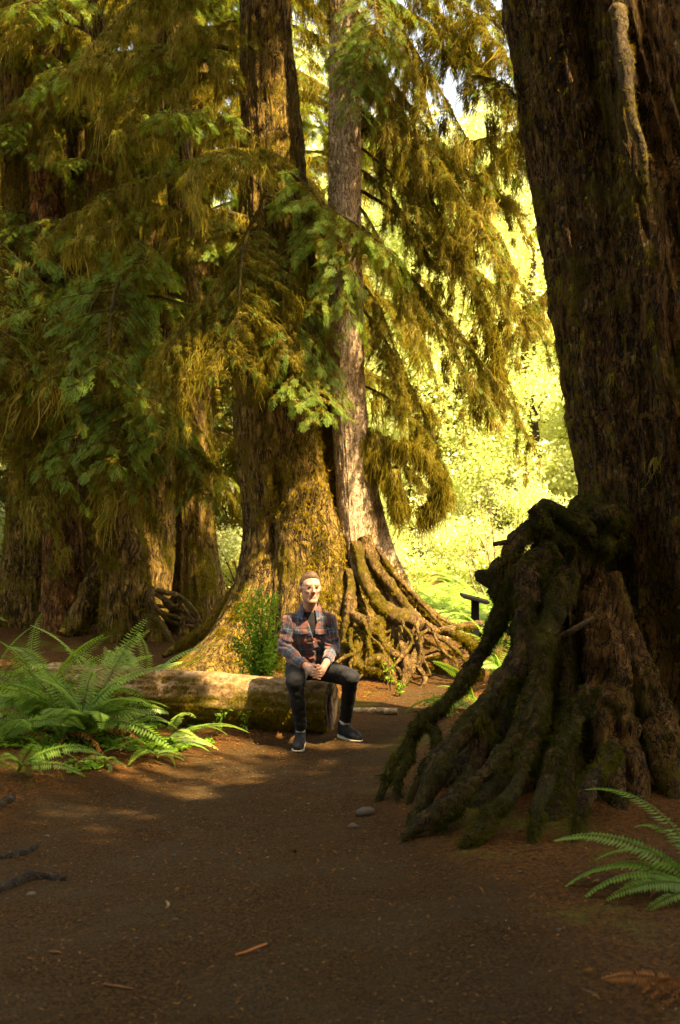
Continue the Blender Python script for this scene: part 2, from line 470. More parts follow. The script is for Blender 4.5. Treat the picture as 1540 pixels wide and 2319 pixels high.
def branch_template(seed, L=3.0, rise=.12, droop=.35, n_side=26, side=.33, needles=1.0, moss=1.0, mlen=.42, power=2.0, twig_droop=.5, spray=.27, vertical=False):
    rng = np.random.default_rng(seed)
    n = 26; s = np.linspace(0, 1, n)
    main = np.stack([L * s, .05 * L * np.sin(s * 4 + seed), L * (rise * s - droop * s ** power)], -1)
    main[:, 1:] += .012 * L * np.cumsum(rng.normal(0, .4, (n, 2)), 0) * s[:, None]
    wood = MB(); v, f = tube(main, [.030 * L / 3 + .008, .016 * L / 3 + .004, .005], 6, n, .35, 9); wood.add(v, f)
    ax, tg, wt = [main[:]], [np.gradient(main, axis=0)], [np.full(n, 1.0)]
    T = np.gradient(main, axis=0); T /= np.linalg.norm(T, axis=1)[:, None]
    ends = []
    for i in range(n_side):
        u = .10 + .89 * (i + rng.random() * .7) / n_side; k = min(n - 2, int(u * (n - 1)))
        p = main[k] + (main[k+1] - main[k]) * (u * (n - 1) - k)
        l = L * side * (.22 + .95 * math.sin(min(1, u * 1.25) * 2.4) * (1 - .55 * u)) * rng.uniform(.5, 1.15)
        a = R(rng.uniform(38, 78)) * (1 if i % 2 else -1)
        d = np.array([T[k][0] * math.cos(a) - T[k][1] * math.sin(a), T[k][0] * math.sin(a) + T[k][1] * math.cos(a), T[k][2] * .5 + rng.uniform(-.15, .12)])
        d /= np.linalg.norm(d); w = np.linspace(0, 1, 8)
        c = p + d * (l * w)[:, None]; c[:, 2] -= twig_droop * l * w ** 2 * rng.uniform(.6, 1.4); c[:, :2] += .05 * l * np.cumsum(rng.normal(0, .5, (8, 2)), 0) * w[:, None]
        v, f = tube(c, [.009, .003], 4, 8); wood.add(v, f)
        ax.append(c); tg.append(np.gradient(c, axis=0)); wt.append(np.full(8, .8))
        ends.append((c, l))
    # needles
    nb = MB(); X, O, S = [], [], []
    for c, l in ends:
        m = max(1, int(round(l / .062 * needles)))
        for j in range(m):
            if rng.random() > min(1, needles + .25): continue
            u = .25 + .75 * (j + rng.random()) / m; q = u * 7; k = min(6, int(q)); p = c[k] + (c[k+1] - c[k]) * (q - k)
            t = c[k+1] - c[k]; t /= np.linalg.norm(t); a = rng.uniform(-1.2, 1.2)
            d = np.array([t[0] * math.cos(a) - t[1] * math.sin(a), t[0] * math.sin(a) + t[1] * math.cos(a), t[2] * .7 - rng.uniform(.02, .45)])
            X.append(d); O.append(p); S.append(spray * rng.uniform(.6, 1.25))
    m = int(4 * needles) + 1
    for j in range(m):
        X.append(T[-1] + rng.normal(0, .25, 3)); O.append(main[-1 - min(3, j)]); S.append(spray * rng.uniform(.8, 1.3))
    X, O, S = np.array(X), np.array(O), np.array(S)
    base = fbm(O * .9 + seed, 2) * .35 + .5
    scatter(nb, SPRAYS, rot_frames(X, None, rng.normal(0, .35, len(X)), S), O, np.clip(base + rng.normal(0, .2, len(X)), 0, 1), rng)
    # hanging moss
    hb = MB(); O, S = [], []
    for c, w in zip(ax, wt):
        ln = np.linalg.norm(np.diff(c, axis=0), axis=1).sum(); m = int(ln * 15 * moss) + 1
        u = rng.random(m) ** .9 * (len(c) - 1.001); k = u.astype(int); p = c[k] + (c[k+1] - c[k]) * (u - k)[:, None]
        cl = np.clip(.55 + 1.1 * fbm(p * 2.6 + seed * 3, 2), .12, 1.5)
        O.append(p); S.append(mlen * w[0] * cl * rng.lognormal(-.25, .5, m))
    O, S = np.vstack(O), np.clip(np.concatenate(S), .05, 1.3)
    Rm = yaw_frames(rng.uniform(0, 6.28, len(O)), 1.0); sc = np.stack([np.clip(S, .22, .55) * 1.15] * 2 + [S], -1)
    Rm = Rm * sc[:, None, :]
    tn = np.clip(.5 + .45 * fbm(O * 1.7 + 40 + seed, 2) + rng.normal(0, .2, len(O)), 0, 1)
    scatter(hb, MOSSES, Rm, O, tn, rng)
    return dict(wood=wood.data("branch", M_branch), moss=hb.data("hanging_moss", M_hang, False), needle=nb.data("needle_spray", M_needle, False), tip=main[-1], L=L)

TPL = {
 'mossy': [branch_template(11 + i, 3.0, .16, .40, 26, .34, .42, 1.3, .36, spray=.16) for i in range(4)],
 'green': [branch_template(31 + i, 2.6, .14, .42, 26, .36, 1.05, .60, .24, 2.0, .45, .175) for i in range(4)],
 'hang':  [branch_template(51 + i, 2.6, .02, 1.05, 30, .30, .40, 1.3, .44, 1.45, .9, .155) for i in range(4)],
 'fall':  [branch_template(71 + i, 3.0, -.25, 1.0, 34, .26, .5, 1.1, .42, 1.25, 1.1, .155) for i in range(3)],
}
BR = np.random.default_rng(77)
def add_branch(tree, base, az, length, kind='mossy', pitch=0.0, parts=('moss', 'needle'), var=None):
    """branch object with its moss and needles, attached to tree; az in degrees (0 = +X, -90 = to the camera)"""
    t = TPL[kind][BR.integers(len(TPL[kind])) if var is None else var]
    sc = length / t['L']
    o = link("branch", t['wood'], tree)
    M = Matrix.Rotation(R(az), 4, 'Z') @ Matrix.Rotation(R(-pitch), 4, 'Y') @ Matrix.Rotation(float(BR.normal(0, .12)), 4, 'X')
    M = Matrix.Translation(Vector(np.asarray(base) - np.array(tree.location))) @ M @ Matrix.Diagonal((sc, sc * BR.uniform(.85, 1.15), sc, 1))
    o.matrix_local = M
    for k, nm in (('moss', 'hanging_moss'), ('needle', 'needle_spray')):
        if k in parts: link(nm, t[k], o)
    return o
def branch_to(tree, base, tip, kind='mossy', var=None, parts=('moss', 'needle')):
    base, tip = np.asarray(base, float), np.asarray(tip, float); d = tip - base; hd = math.hypot(d[0], d[1])
    v = BR.integers(len(TPL[kind])) if var is None else var; t = TPL[kind][v]
    a0 = math.atan2(t['tip'][2], t['tip'][0]); a1 = math.atan2(d[2], hd)
    return add_branch(tree, base, math.degrees(math.atan2(d[1], d[0])), t['L'] * np.linalg.norm(d) / np.linalg.norm(t['tip']), kind, math.degrees(a1 - a0), parts, v)

# ------------------------------------------------------------------ trunks
def trunk_surface(zs, cx, cy, rad, lobes=(), dents=(), nth=180, nz=220, z0=-.15, z1=9.0, furrow=.02, fk=9.0, seed=0, low=.06, twist=0.0):
    u = np.linspace(0, 1, nz); z = z0 + (z1 - z0) * u ** 1.35
    th = np.linspace(0, 2 * np.pi, nth, endpoint=False)
    C = np.stack([np.interp(z, zs, cx), np.interp(z, zs, cy), z], -1); Rr = np.interp(z, zs, rad)
    k = np.ones(7) / 7
    for arr in (C[:, 0], C[:, 1], Rr): arr[3:-3] = np.convolve(arr, k, 'same')[3:-3]
    T, Z = np.meshgrid(th, z); RR = Rr[:, None] + 0 * T
    wob = fbm(np.stack([Z * .8, Z * 0 + seed, T * 0], -1), 2) * .25
    r = RR * (1 + low * fbm(np.stack([np.cos(T) * 1.5 + seed, np.sin(T) * 1.5, Z * .7], -1), 3))
    dz = np.maximum(Z, -.05)
    for lb in lobes:
        a, A, h, w = lb[:4]; g = lb[4] if len(lb) > 4 else 1.0
        dth = (T - R(a) - wob * .35 + np.pi) % (2 * np.pi) - np.pi
        ww = R(w) * (1 + .5 * np.clip(dz / (3 * h), 0, 1))
        r = r + A * np.exp(-(dz / h) ** g) * np.exp(-(dth / ww) ** 2)
    for a, zc, A, w, wz in dents:
        dth = (T - R(a) + np.pi) % (2 * np.pi) - np.pi
        r = r + A * np.exp(-(dth / R(w)) ** 2 - ((Z - zc) / wz) ** 2)
    Tw = T + twist * Z
    q = np.stack([np.cos(Tw) * RR * fk + seed * 3.1, np.sin(Tw) * RR * fk, Z * fk * .16], -1)
    q = q + .35 * fbm(q * .5 + 20, 2)[..., None]
    r = r + furrow * (ridge(q, 3) - .2) + furrow * .5 * fbm(q * np.array([2.5, 2.5, 4]), 3)
    V = np.stack([C[:, None, 0] + np.cos(T) * r, C[:, None, 1] + np.sin(T) * r, Z], -1).reshape(-1, 3)
    return V, grid_faces(nth, nz)

def tuft_template(rng, n=10):
    V = []
    for k in range(n):
        a, b = rng.uniform(0, 6.28), rng.uniform(.1, .75)
        d = np.array([math.cos(b), math.sin(b) * math.cos(a), math.sin(b) * math.sin(a)]); s = np.cross(d, [.3, .5, .8]); s /= np.linalg.norm(s)
        V.append(blade(rng.normal(0, .22, 3), d, s, rng.uniform(.4, 1.0), .11, .1))
    V = np.vstack(V); return V, np.arange(len(V)).reshape(-1, 4)
TUFTS = [tuft_template(np.random.default_rng(90 + i)) for i in range(4)]
def add_tufts(parent, V, F, n, size=(.015, .04), seed=0, mask=None, mat=None, down=.55, name="moss", freq=2.2, thr=0.0, tone=.5):
    rng = np.random.default_rng(1000 + seed)
    p, nr = sample_surface(np.asarray(V), F, n, rng)
    k = fbm(p * freq + 50, 4) > thr + rng.normal(0, .06, len(p))
    if mask is not None: k &= mask(p, nr)
    k &= ~((nr[:, 1] > .55))            # the far side is left bare
    p, nr = p[k], nr[k]
    if len(p) < 25: return
    d = nr * (1 - down) + np.array([0, 0, -down]) + rng.normal(0, .25, nr.shape)
    sz = rng.uniform(size[0], size[1], len(p)) * (1 + .6 * (rng.random(len(p)) < .08))
    mb = MB(); tn = np.clip(tone + .9 * fbm(p * 3.5 + 9, 4) + rng.normal(0, .20, len(p)), 0, 1)
    scatter(mb, TUFTS, rot_frames(d, None, rng.uniform(0, 6.28, len(p)), sz), p - nr * .004, tn, rng)
    return mb.build(name, mat or M_tuft, parent, False)
def hang_on(parent, pts, dens, lo, hi, seed=0, name="hanging_moss", mat=None):
    """moss strands hanging from points (n,3)"""
    rng = np.random.default_rng(seed); pts = np.asarray(pts); S = rng.uniform(lo, hi, len(pts)) * rng.lognormal(-.1, .35, len(pts))
    Rm = yaw_frames(rng.uniform(0, 6.28, len(pts)), 1.0) * np.stack([np.clip(S, .08, .3)] * 2 + [S], -1)[:, None, :]
    mb = MB(); scatter(mb, MOSSES, Rm, pts, np.clip(.5 + .4 * fbm(pts * 2, 2) + rng.normal(0, .2, len(pts)), 0, 1), rng)
    return mb.build(name, mat or M_hang, parent, False)
def add_root(tree, pts, rad, mat, ns=9, wob=.35, seed=0, n=None, moss=0, msize=(.015, .04), name="root", mmat=None, thr=-.1, sink=False):
    if sink:      # the tip dives into the soil
        a, b = np.asarray(pts[-2]), np.asarray(pts[-1]); e = b + (b - a) * .45; e[2] = float(gz(e[0], e[1])) - .09
        b = b.copy(); b[2] = min(b[2], float(gz(b[0], b[1])) + rad[-1] * .3); pts = list(pts[:-1]) + [b, e]; rad = list(rad) + [rad[-1] * .45]
    v, f = tube(pts, rad, max(ns, 14), n or len(pts) * 12, wob, 7, seed=seed)
    o = part(name, v, f, mat, tree)
    if moss: add_tufts(o, v, f[0], int(moss * 2.2), msize, seed, None, mmat, .6, "moss", 3.0, thr)
    return o
# ------------------------------------------------------------------ the big spruce and the pale trunk fused to it
def big_spruce():
    Y0 = 13.0
    zs = np.array([0, .6, 1.6, 2.6, 3.1, 4.4, 5.6, 7.35, 12, 20]); px = [676, 676, 676, 652, 642, 626, 618, 598, 560, 520]
    cx = [(p - 770) * Y0 / FPX for p in px]; cy = [Y0] * 5 + [Y0 + .1, Y0 + .2, Y0 + .3, Y0 + .5, Y0 + .8]
    rad = [.60, .58, .57, .58, .56, .455, .375, .29, .22, .12]
    t = thing("conifer_tree", (cx[0], Y0, 0), "massive mossy spruce with a flared root base right behind the sitting man", "tree")
    lob = [(-163, .95, .52, 20), (-138, .80, .50, 15), (-84, .42, 1.0, 32), (-52, .42, 1.3, 22), (-30, .75, .9, 22), (30, .6, .6, 24), (95, .5, .6, 30), (150, .6, .5, 25), (-114, -.16, .55, 8), (-150, -.10, .6, 7)]
    V, F = trunk_surface(zs, cx, cy, rad, lob, [(-104, 2.05, -.16, 7, .28), (-118, 1.5, -.14, 7, .3), (-45, 2.5, -.18, 12, 1.6)], 300, 330, -.15, 14, .030, 13, 1)
    tr = part("trunk", V, F, M_bark_main, t)
    add_tufts(tr, V, F, 46000, (.022, .055), 1, lambda p, n: (p[:, 2] < 5) & ((p[:, 0] > -.75 + .18 * np.sin(p[:, 2] * 3)) | (p[:, 2] < .8)), None, .6, "moss", 1.7, -.14, .55)
    # two slim roots on the left flank
    for i, (a, r) in enumerate([([(585, 1290, 12.6), (540, 1400, 12.4), (470, 1480, 12.5), (405, 1532, 12.6)], [.07, .09, .07, .03]),
                                ([(540, 1330, 13.0), (490, 1405, 13.1), (430, 1450, 13.3), (370, 1485, 13.6)], [.06, .08, .06, .03])]):
        add_root(t, [P(*q) for q in a], r, M_bark_main, 10, .4, i, None, 1200)
    return t, cx, zs
spruce, sp_cx, sp_z = big_spruce()

def pale_tree():
    Y0 = 12.62
    zs = np.array([0, .5, 1.2, 2.1, 3.1, 4.5, 6.0, 7.4, 12, 18]); px = [822, 818, 808, 798, 784, 782, 780, 781, 784, 790]
    cx = [(p - 770) * Y0 / FPX for p in px]
    rad = [.20, .20, .19, .175, .18, .178, .172, .165, .13, .08]
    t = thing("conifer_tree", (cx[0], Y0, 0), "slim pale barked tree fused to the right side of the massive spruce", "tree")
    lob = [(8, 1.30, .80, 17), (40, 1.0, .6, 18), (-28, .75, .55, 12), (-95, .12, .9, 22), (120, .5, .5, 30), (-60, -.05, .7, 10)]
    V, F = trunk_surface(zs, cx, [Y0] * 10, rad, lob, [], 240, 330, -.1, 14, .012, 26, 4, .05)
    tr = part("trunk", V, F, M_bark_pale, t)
    add_tufts(tr, V, F, 26000, (.02, .05), 2, lambda p, n: ((p[:, 2] < 2.4) & (p[:, 0] > .28 + .12 * np.maximum(0, 1.2 - p[:, 2]))) | (p[:, 0] < -.02), None, .6, "moss", 1.9, -.05, .6)
    def rt(pts, rad, seed, moss=260, mat=M_root, wob=.38, **k):
        return add_root(t, [P(*q) for q in pts], [r * .78 for r in rad], mat, 10, wob * 1.5, seed, None, moss, (.014, .034), **k)
    # long ridges running down the right flank
    rt([(826, 1215, 12.42), (846, 1275, 12.36), (880, 1320, 12.28), (912, 1362, 12.2), (945, 1402, 12.15), (975, 1425, 12.15)], [.085, .075, .065, .065, .055, .04], 1, 300)
    rt([(836, 1235, 12.45), (880, 1300, 12.45), (925, 1345, 12.45), (975, 1390, 12.45), (1010, 1420, 12.4)], [.07, .06, .07, .075, .06], 2, 350)
    rt([(806, 1230, 12.38), (822, 1300, 12.25), (842, 1345, 12.1), (872, 1376, 12.0), (915, 1402, 11.95), (965, 1422, 12.0), (1000, 1430, 12.05), (1045, 1418, 12.1), (1090, 1412, 12.3)], [.075, .08, .09, .105, .095, .075, .06, .05, .04], 3, 900)
    rt([(788, 1290, 12.3), (796, 1345, 12.2), (790, 1395, 12.1), (782, 1440, 12.05), (780, 1500, 12.0)], [.06, .085, .085, .07, .06], 4, 250)
    # arching fingers and knots of the root web
    rt([(795, 1385, 12.1), (815, 1402, 11.95), (838, 1410, 11.9), (862, 1400, 11.95)], [.04, .062, .065, .05], 5, 60)
    rt([(800, 1420, 12.0), (826, 1432, 11.9), (860, 1436, 11.85), (885, 1428, 11.9)], [.022, .025, .024, .02], 6, 20)
    rt([(806, 1430, 12.0), (810, 1462, 11.85), (806, 1492, 11.8), (822, 1510, 11.75), (862, 1520, 11.7), (885, 1545, 11.65)], [.04, .052, .05, .05, .045, .03], 7, 420)
    rt([(872, 1398, 11.95), (862, 1432, 11.85), (872, 1460, 11.8), (893, 1480, 11.75), (915, 1492, 11.75)], [.045, .04, .038, .042, .04], 8, 200)
    rt([(908, 1402, 11.95), (908, 1440, 11.85), (914, 1475, 11.75), (922, 1502, 11.7), (918, 1535, 11.65)], [.045, .036, .036, .045, .04], 9, 160)
    rt([(948, 1436, 11.9), (946, 1462, 11.8), (938, 1490, 11.72), (928, 1520, 11.65), (912, 1550, 11.6), (902, 1572, 11.55)], [.04, .042, .045, .06, .05, .03], 10, 300)
    rt([(868, 1470, 11.8), (885, 1500, 11.72), (905, 1520, 11.68), (912, 1545, 11.65)], [.026, .028, .028, .02], 11, 120)
    rt([(838, 1505, 11.75), (856, 1490, 11.75), (876, 1506, 11.7), (890, 1536, 11.65), (898, 1552, 11.6)], [.06, .07, .06, .035, .025], 12, 500)
    rt([(958, 1490, 11.75), (990, 1482, 11.85), (1020, 1474, 12.0), (1050, 1466, 12.1)], [.018, .018, .017, .015], 13, 60)
    rt([(958, 1490, 11.75), (968, 1510, 11.7), (976, 1530, 11.68)], [.014, .013, .01], 14, 0)
    rt([(775, 1455, 12.0), (790, 1462, 11.95), (815, 1470, 11.9)], [.03, .035, .02], 15, 30)
    rt([(1000, 1425, 12.05), (1040, 1440, 12.0), (1072, 1462, 11.95), (1085, 1500, 11.9), (1082, 1545, 11.9)], [.06, .075, .08, .075, .05], 16, 700)
    rt([(940, 1500, 11.7), (962, 1536, 11.62), (952, 1562, 11.6)], [.03, .03, .02], 17, 100)
    # fine roots knotted through the web
    rg = np.random.default_rng(66)
    for i in range(20):
        x = rg.uniform(795, 985); y = rg.uniform(1395, 1440); yy = rg.uniform(11.75, 12.0); pts = [(x, y, yy)]; dx = rg.normal(0, 9)
        for k in range(5):
            dx = dx * .5 + rg.normal(0, 11); x += dx; y += rg.uniform(12, 34); yy -= rg.uniform(0, .05); pts.append((x, min(y, 1572), yy))
        r0 = rg.uniform(.016, .030); rt(pts, [r0, r0 * .9, r0 * .5], 100 + i, 50, M_root, .55)
    # long slender ridges fanning down the right flank
    for i, (x0, y0, x1) in enumerate([(842, 1250, 960), (852, 1240, 1000), (832, 1270, 925), (862, 1262, 1030)]):
        rt([(x0, y0, 12.42), (x0 + (x1 - x0) * .3, y0 + 62, 12.36), (x0 + (x1 - x0) * .65, y0 + 118, 12.25), (x1, 1418, 12.15)], [.03, .036, .034, .022], 130 + i, 120)
    # shaggy earth bank held together by the roots
    rng = np.random.default_rng(3)
    n = 46; u = np.linspace(-1, 1, n); w = np.linspace(0, 1, 26)
    uu, ww = np.meshgrid(u, w)
    x = .72 + uu * 1.02; y = 12.10 + .30 * ww + .45 * uu ** 2 - .10 * np.sin(ww * 3); z = .52 * ww * (1 - .45 * uu ** 2) - .05
    V = np.stack([x, y, z], -1).reshape(-1, 3); V = V + .11 * np.stack([fbm(V * 4, 3), fbm(V * 4 + 9, 3), .5 * fbm(V * 4 + 5, 3)], -1)
    Fb = grid_faces(n, 26, False)
    b = part("root_bank", V, Fb, M_root_soil, t)
    add_tufts(b, V, Fb, 5200, (.02, .05), 8, None, None, .85, "moss", 3, -.12, .35)
    return t, cx, zs
_t = NT("root_soil"); _p = _t.pos((1, 1, 1), True)
M_root_soil = _t.principled(_t.mix(_t.ramp(_t.noise(_p, 30, 5, .7), .3, .7), (.018, .010, .005), (.10, .05, .02)), .95, _t.bump(_t.noise(_p, 40, 4), .8, .03), .1)
pale, pl_cx, pl_z = pale_tree()

# ------------------------------------------------------------------ the row of trees on the left
LEFT = []
def left_tree(label, Y0, zpx, rad, lobes, seed, mat=None, mosscover=9000, thr=-.05, dents=(), furrow=.022, nth=170):
    zs = [0] + [(1200 - y) * Y0 / FPX + CH for x, y in zpx] ; px = [zpx[0][0]] + [x for x, y in zpx]
    cx = [(p - 770) * Y0 / FPX for p in px]; zs, cx = np.array(zs), np.array(cx); rad = [rad[0]] + list(rad)
    gzv = float(gz(cx[0], Y0))
    t = thing("conifer_tree", (cx[0], Y0, gzv), label, "tree", "trees of the mossy row on the left")
    V, F = trunk_surface(zs, cx, [Y0] * len(zs), rad, lobes, dents, nth, 230, gzv - .3, 13, furrow, 11, seed)
    tr = part("trunk", V, F, mat or M_bark_left, t)
    if mosscover: add_tufts(tr, V, F, mosscover, (.025, .06), 20 + seed, lambda p, n: p[:, 2] < 6, None, .6, "moss", 1.8, thr, .45)
    LEFT.append((t, zs, cx, np.array(rad), Y0)); return t
T4 = left_tree("straight brown barked trunk at the right end of the left row", 16.0, [(455, 1400), (446, 1250), (438, 1100), (428, 900), (415, 600), (405, 300), (395, 0)], [.34, .27, .235, .22, .19, .17, .15],
          [(-15, .40, .45, 22), (-75, .22, .5, 20), (-120, .25, .5, 15), (-165, .4, .4, 20), (60, .4, .5, 25)], 5, None, 9000, .0)
T3 = left_tree("trunk with a mossy skirted foot in the middle of the left row", 15.4, [(290, 1440), (285, 1330), (275, 1200), (262, 1050), (250, 900), (235, 500), (225, 0)], [.33, .29, .27, .26, .26, .23, .2],
          [(-20, .42, .5, 20), (-100, .15, .8, 25), (-170, .12, .5, 20), (60, .4, .5, 25)], 6, None, 20000, -.16)
T2 = left_tree("reddish trunk with a bare smooth patch at its foot in the left row", 15.8, [(146, 1420), (145, 1330), (140, 1200), (132, 1050), (126, 950), (110, 500), (100, 0)], [.30, .27, .25, .24, .25, .25, .24],
          [(-110, .14, .5, 25), (-30, .25, .35, 20), (180, .2, .4, 20), (70, .4, .5, 25)], 7, M_bark_red, 2500, .12)
T1 = left_tree("dark trunk at the left end of the row beside the frame edge", 16.4, [(58, 1410), (62, 1280), (68, 1100), (72, 900), (60, 500), (40, 0)], [.38, .33, .30, .31, .32, .32],
          [(-160, .3, .5, 22), (-60, .22, .5, 20), (70, .4, .5, 25)], 8, None, 14000, -.06)
T5 = left_tree("thick grey barked trunk standing behind the left row", 17.4, [(352, 1400), (350, 1250), (350, 1000), (352, 700), (356, 300), (360, 0)], [.34, .32, .33, .36, .38, .36],
          [(-40, .3, .5, 15), (-90, .3, .5, 15), (-140, .3, .5, 15), (70, .4, .5, 25)], 9, None, 1500, .1, (), .03)
T6 = left_tree("leaning moss draped trunk wedged between two trunks of the left row", 16.6, [(160, 1425), (188, 1320), (205, 1200), (212, 1080), (214, 900), (200, 500), (190, 0)], [.30, .33, .33, .31, .30, .27, .23],
          [(-150, .35, .6, 15), (-120, .4, .55, 10), (-70, .4, .5, 12), (-20, .5, .5, 14), (70, .4, .5, 25)], 10, None, 14000, -.10)
# slanting bark wall and thin roots between the trunks
add_root(T6, [P(252, 1245, 15.9), P(215, 1310, 15.7), P(185, 1385, 15.5), P(150, 1440, 15.4)], [.10, .14, .15, .10], M_bark_left, 14, .45, 3, 40, 700)
add_root(T6, [P(262, 1270, 15.9), P(236, 1340, 15.7), P(212, 1390, 15.6), P(180, 1440, 15.5)], [.07, .08, .09, .06], M_bark_left, 12, .45, 4, 40, 400)
add_root(T3, [P(325, 1395, 15.0), P(360, 1405, 14.9), P(380, 1435, 14.8), P(395, 1460, 14.7)], [.04, .03, .028, .02], M_root, 8, .4, 8, 24, 60)

def root_wad():
    t = thing("root_tangle", P(395, 1375, 15.1), "tangled pile of thin twisted weathered roots between the two nearest left trunks", "roots")
    rng = np.random.default_rng(12)
    lines = [[(340, 1330), (372, 1345), (410, 1350), (440, 1385), (458, 1415)], [(343, 1345), (350, 1375), (385, 1395), (425, 1408), (450, 1420)], [(345, 1335), (340, 1360), (365, 1385), (400, 1400)],
             [(360, 1345), (380, 1375), (405, 1360), (430, 1395)], [(395, 1350), (385, 1372), (420, 1385), (440, 1410)], [(355, 1370), (400, 1380), (412, 1405), (415, 1440)], [(430, 1380), (420, 1405), (408, 1440), (390, 1458)],
             [(480, 1418), (440, 1436), (405, 1450), (385, 1470), (372, 1488)], [(352, 1350), (375, 1362), (398, 1370), (415, 1362)], [(345, 1355), (365, 1395), (395, 1410), (440, 1418)], [(420, 1360), (440, 1378), (448, 1402), (440, 1420)],
             [(385, 1430), (398, 1470), (420, 1455), (412, 1430)]]
    for i, l in enumerate(lines):
        y = 15.1 + rng.uniform(-.25, .25)
        add_root(t, [P(a + rng.normal(0, 3), b + rng.normal(0, 3), y + rng.uniform(-.12, .12)) for a, b in l], [rng.uniform(.025, .042), rng.uniform(.02, .032), .014], M_root, 7, .4, i, 26, 12)
root_wad()
# ------------------------------------------------------------------ giant tree and stump on the right
def giant():
    Y0 = 8.0
    zs = np.array([0, .1, 1.6, 3.1, 4.3, 5.25, 9, 20]); cx = [2.84, 2.80, 2.52, 2.29, 2.04, 1.88, 1.3, .6]
    rad = [.86, .84, .79, .76, .72, .70, .58, .3]
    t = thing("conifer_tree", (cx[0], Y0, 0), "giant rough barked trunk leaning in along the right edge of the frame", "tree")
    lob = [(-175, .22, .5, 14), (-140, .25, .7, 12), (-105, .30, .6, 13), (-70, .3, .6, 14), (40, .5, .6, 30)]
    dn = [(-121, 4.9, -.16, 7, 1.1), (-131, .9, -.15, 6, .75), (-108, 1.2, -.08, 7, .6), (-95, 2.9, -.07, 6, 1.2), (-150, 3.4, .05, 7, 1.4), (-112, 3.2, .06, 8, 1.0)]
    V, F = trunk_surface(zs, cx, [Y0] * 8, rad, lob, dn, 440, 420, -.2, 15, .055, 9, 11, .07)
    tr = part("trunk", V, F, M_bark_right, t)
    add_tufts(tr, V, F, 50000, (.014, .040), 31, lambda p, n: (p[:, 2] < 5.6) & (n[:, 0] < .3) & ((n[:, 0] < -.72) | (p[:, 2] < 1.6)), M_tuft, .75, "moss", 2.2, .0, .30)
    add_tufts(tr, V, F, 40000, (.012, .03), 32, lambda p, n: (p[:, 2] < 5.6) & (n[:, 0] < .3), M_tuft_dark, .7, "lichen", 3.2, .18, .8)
    rng = np.random.default_rng(4); p, n = sample_surface(V, F, 9000, rng)
    k = (p[:, 2] > .5) & (p[:, 2] < 5.6) & (n[:, 0] < -.80) & (n[:, 1] < .45)
    hang_on(tr, p[k][:420] + n[k][:420] * .01, 1, .04, .14, 6)
    rng = np.random.default_rng(8)
    q = P(1420, 130, 7.25)
    add_root(t, [P(1395, 20, 7.3), P(1412, 130, 7.22), P(1430, 260, 7.2), P(1455, 340, 7.2), P(1462, 420, 7.22)], [.05, .045, .035, .028, .012], M_branch, 8, .5, 3, 40, 500, (.010, .024), "dangling_root")
    for i, (pts, r) in enumerate([([(1322, 1190, 7.45), (1346, 1340, 7.28), (1372, 1500, 7.1), (1405, 1660, 6.95), (1440, 1775, 6.7)], [.07, .10, .12, .12, .07]),
                                  ([(1385, 1300, 7.3), (1432, 1480, 7.12), (1480, 1640, 6.98), (1525, 1775, 6.75)], [.05, .09, .11, .07]),
                                  ([(1340, 1420, 7.25), (1352, 1560, 7.05), (1372, 1680, 6.85), (1392, 1770, 6.6)], [.05, .08, .09, .05])]):
        add_root(t, [P(*q) for q in pts], r, M_bark_right, 18, .5, 20 + i, 90, 1300, (.012, .03), "root", M_tuft_dark, .0, True)
    return t
giant_t = giant()

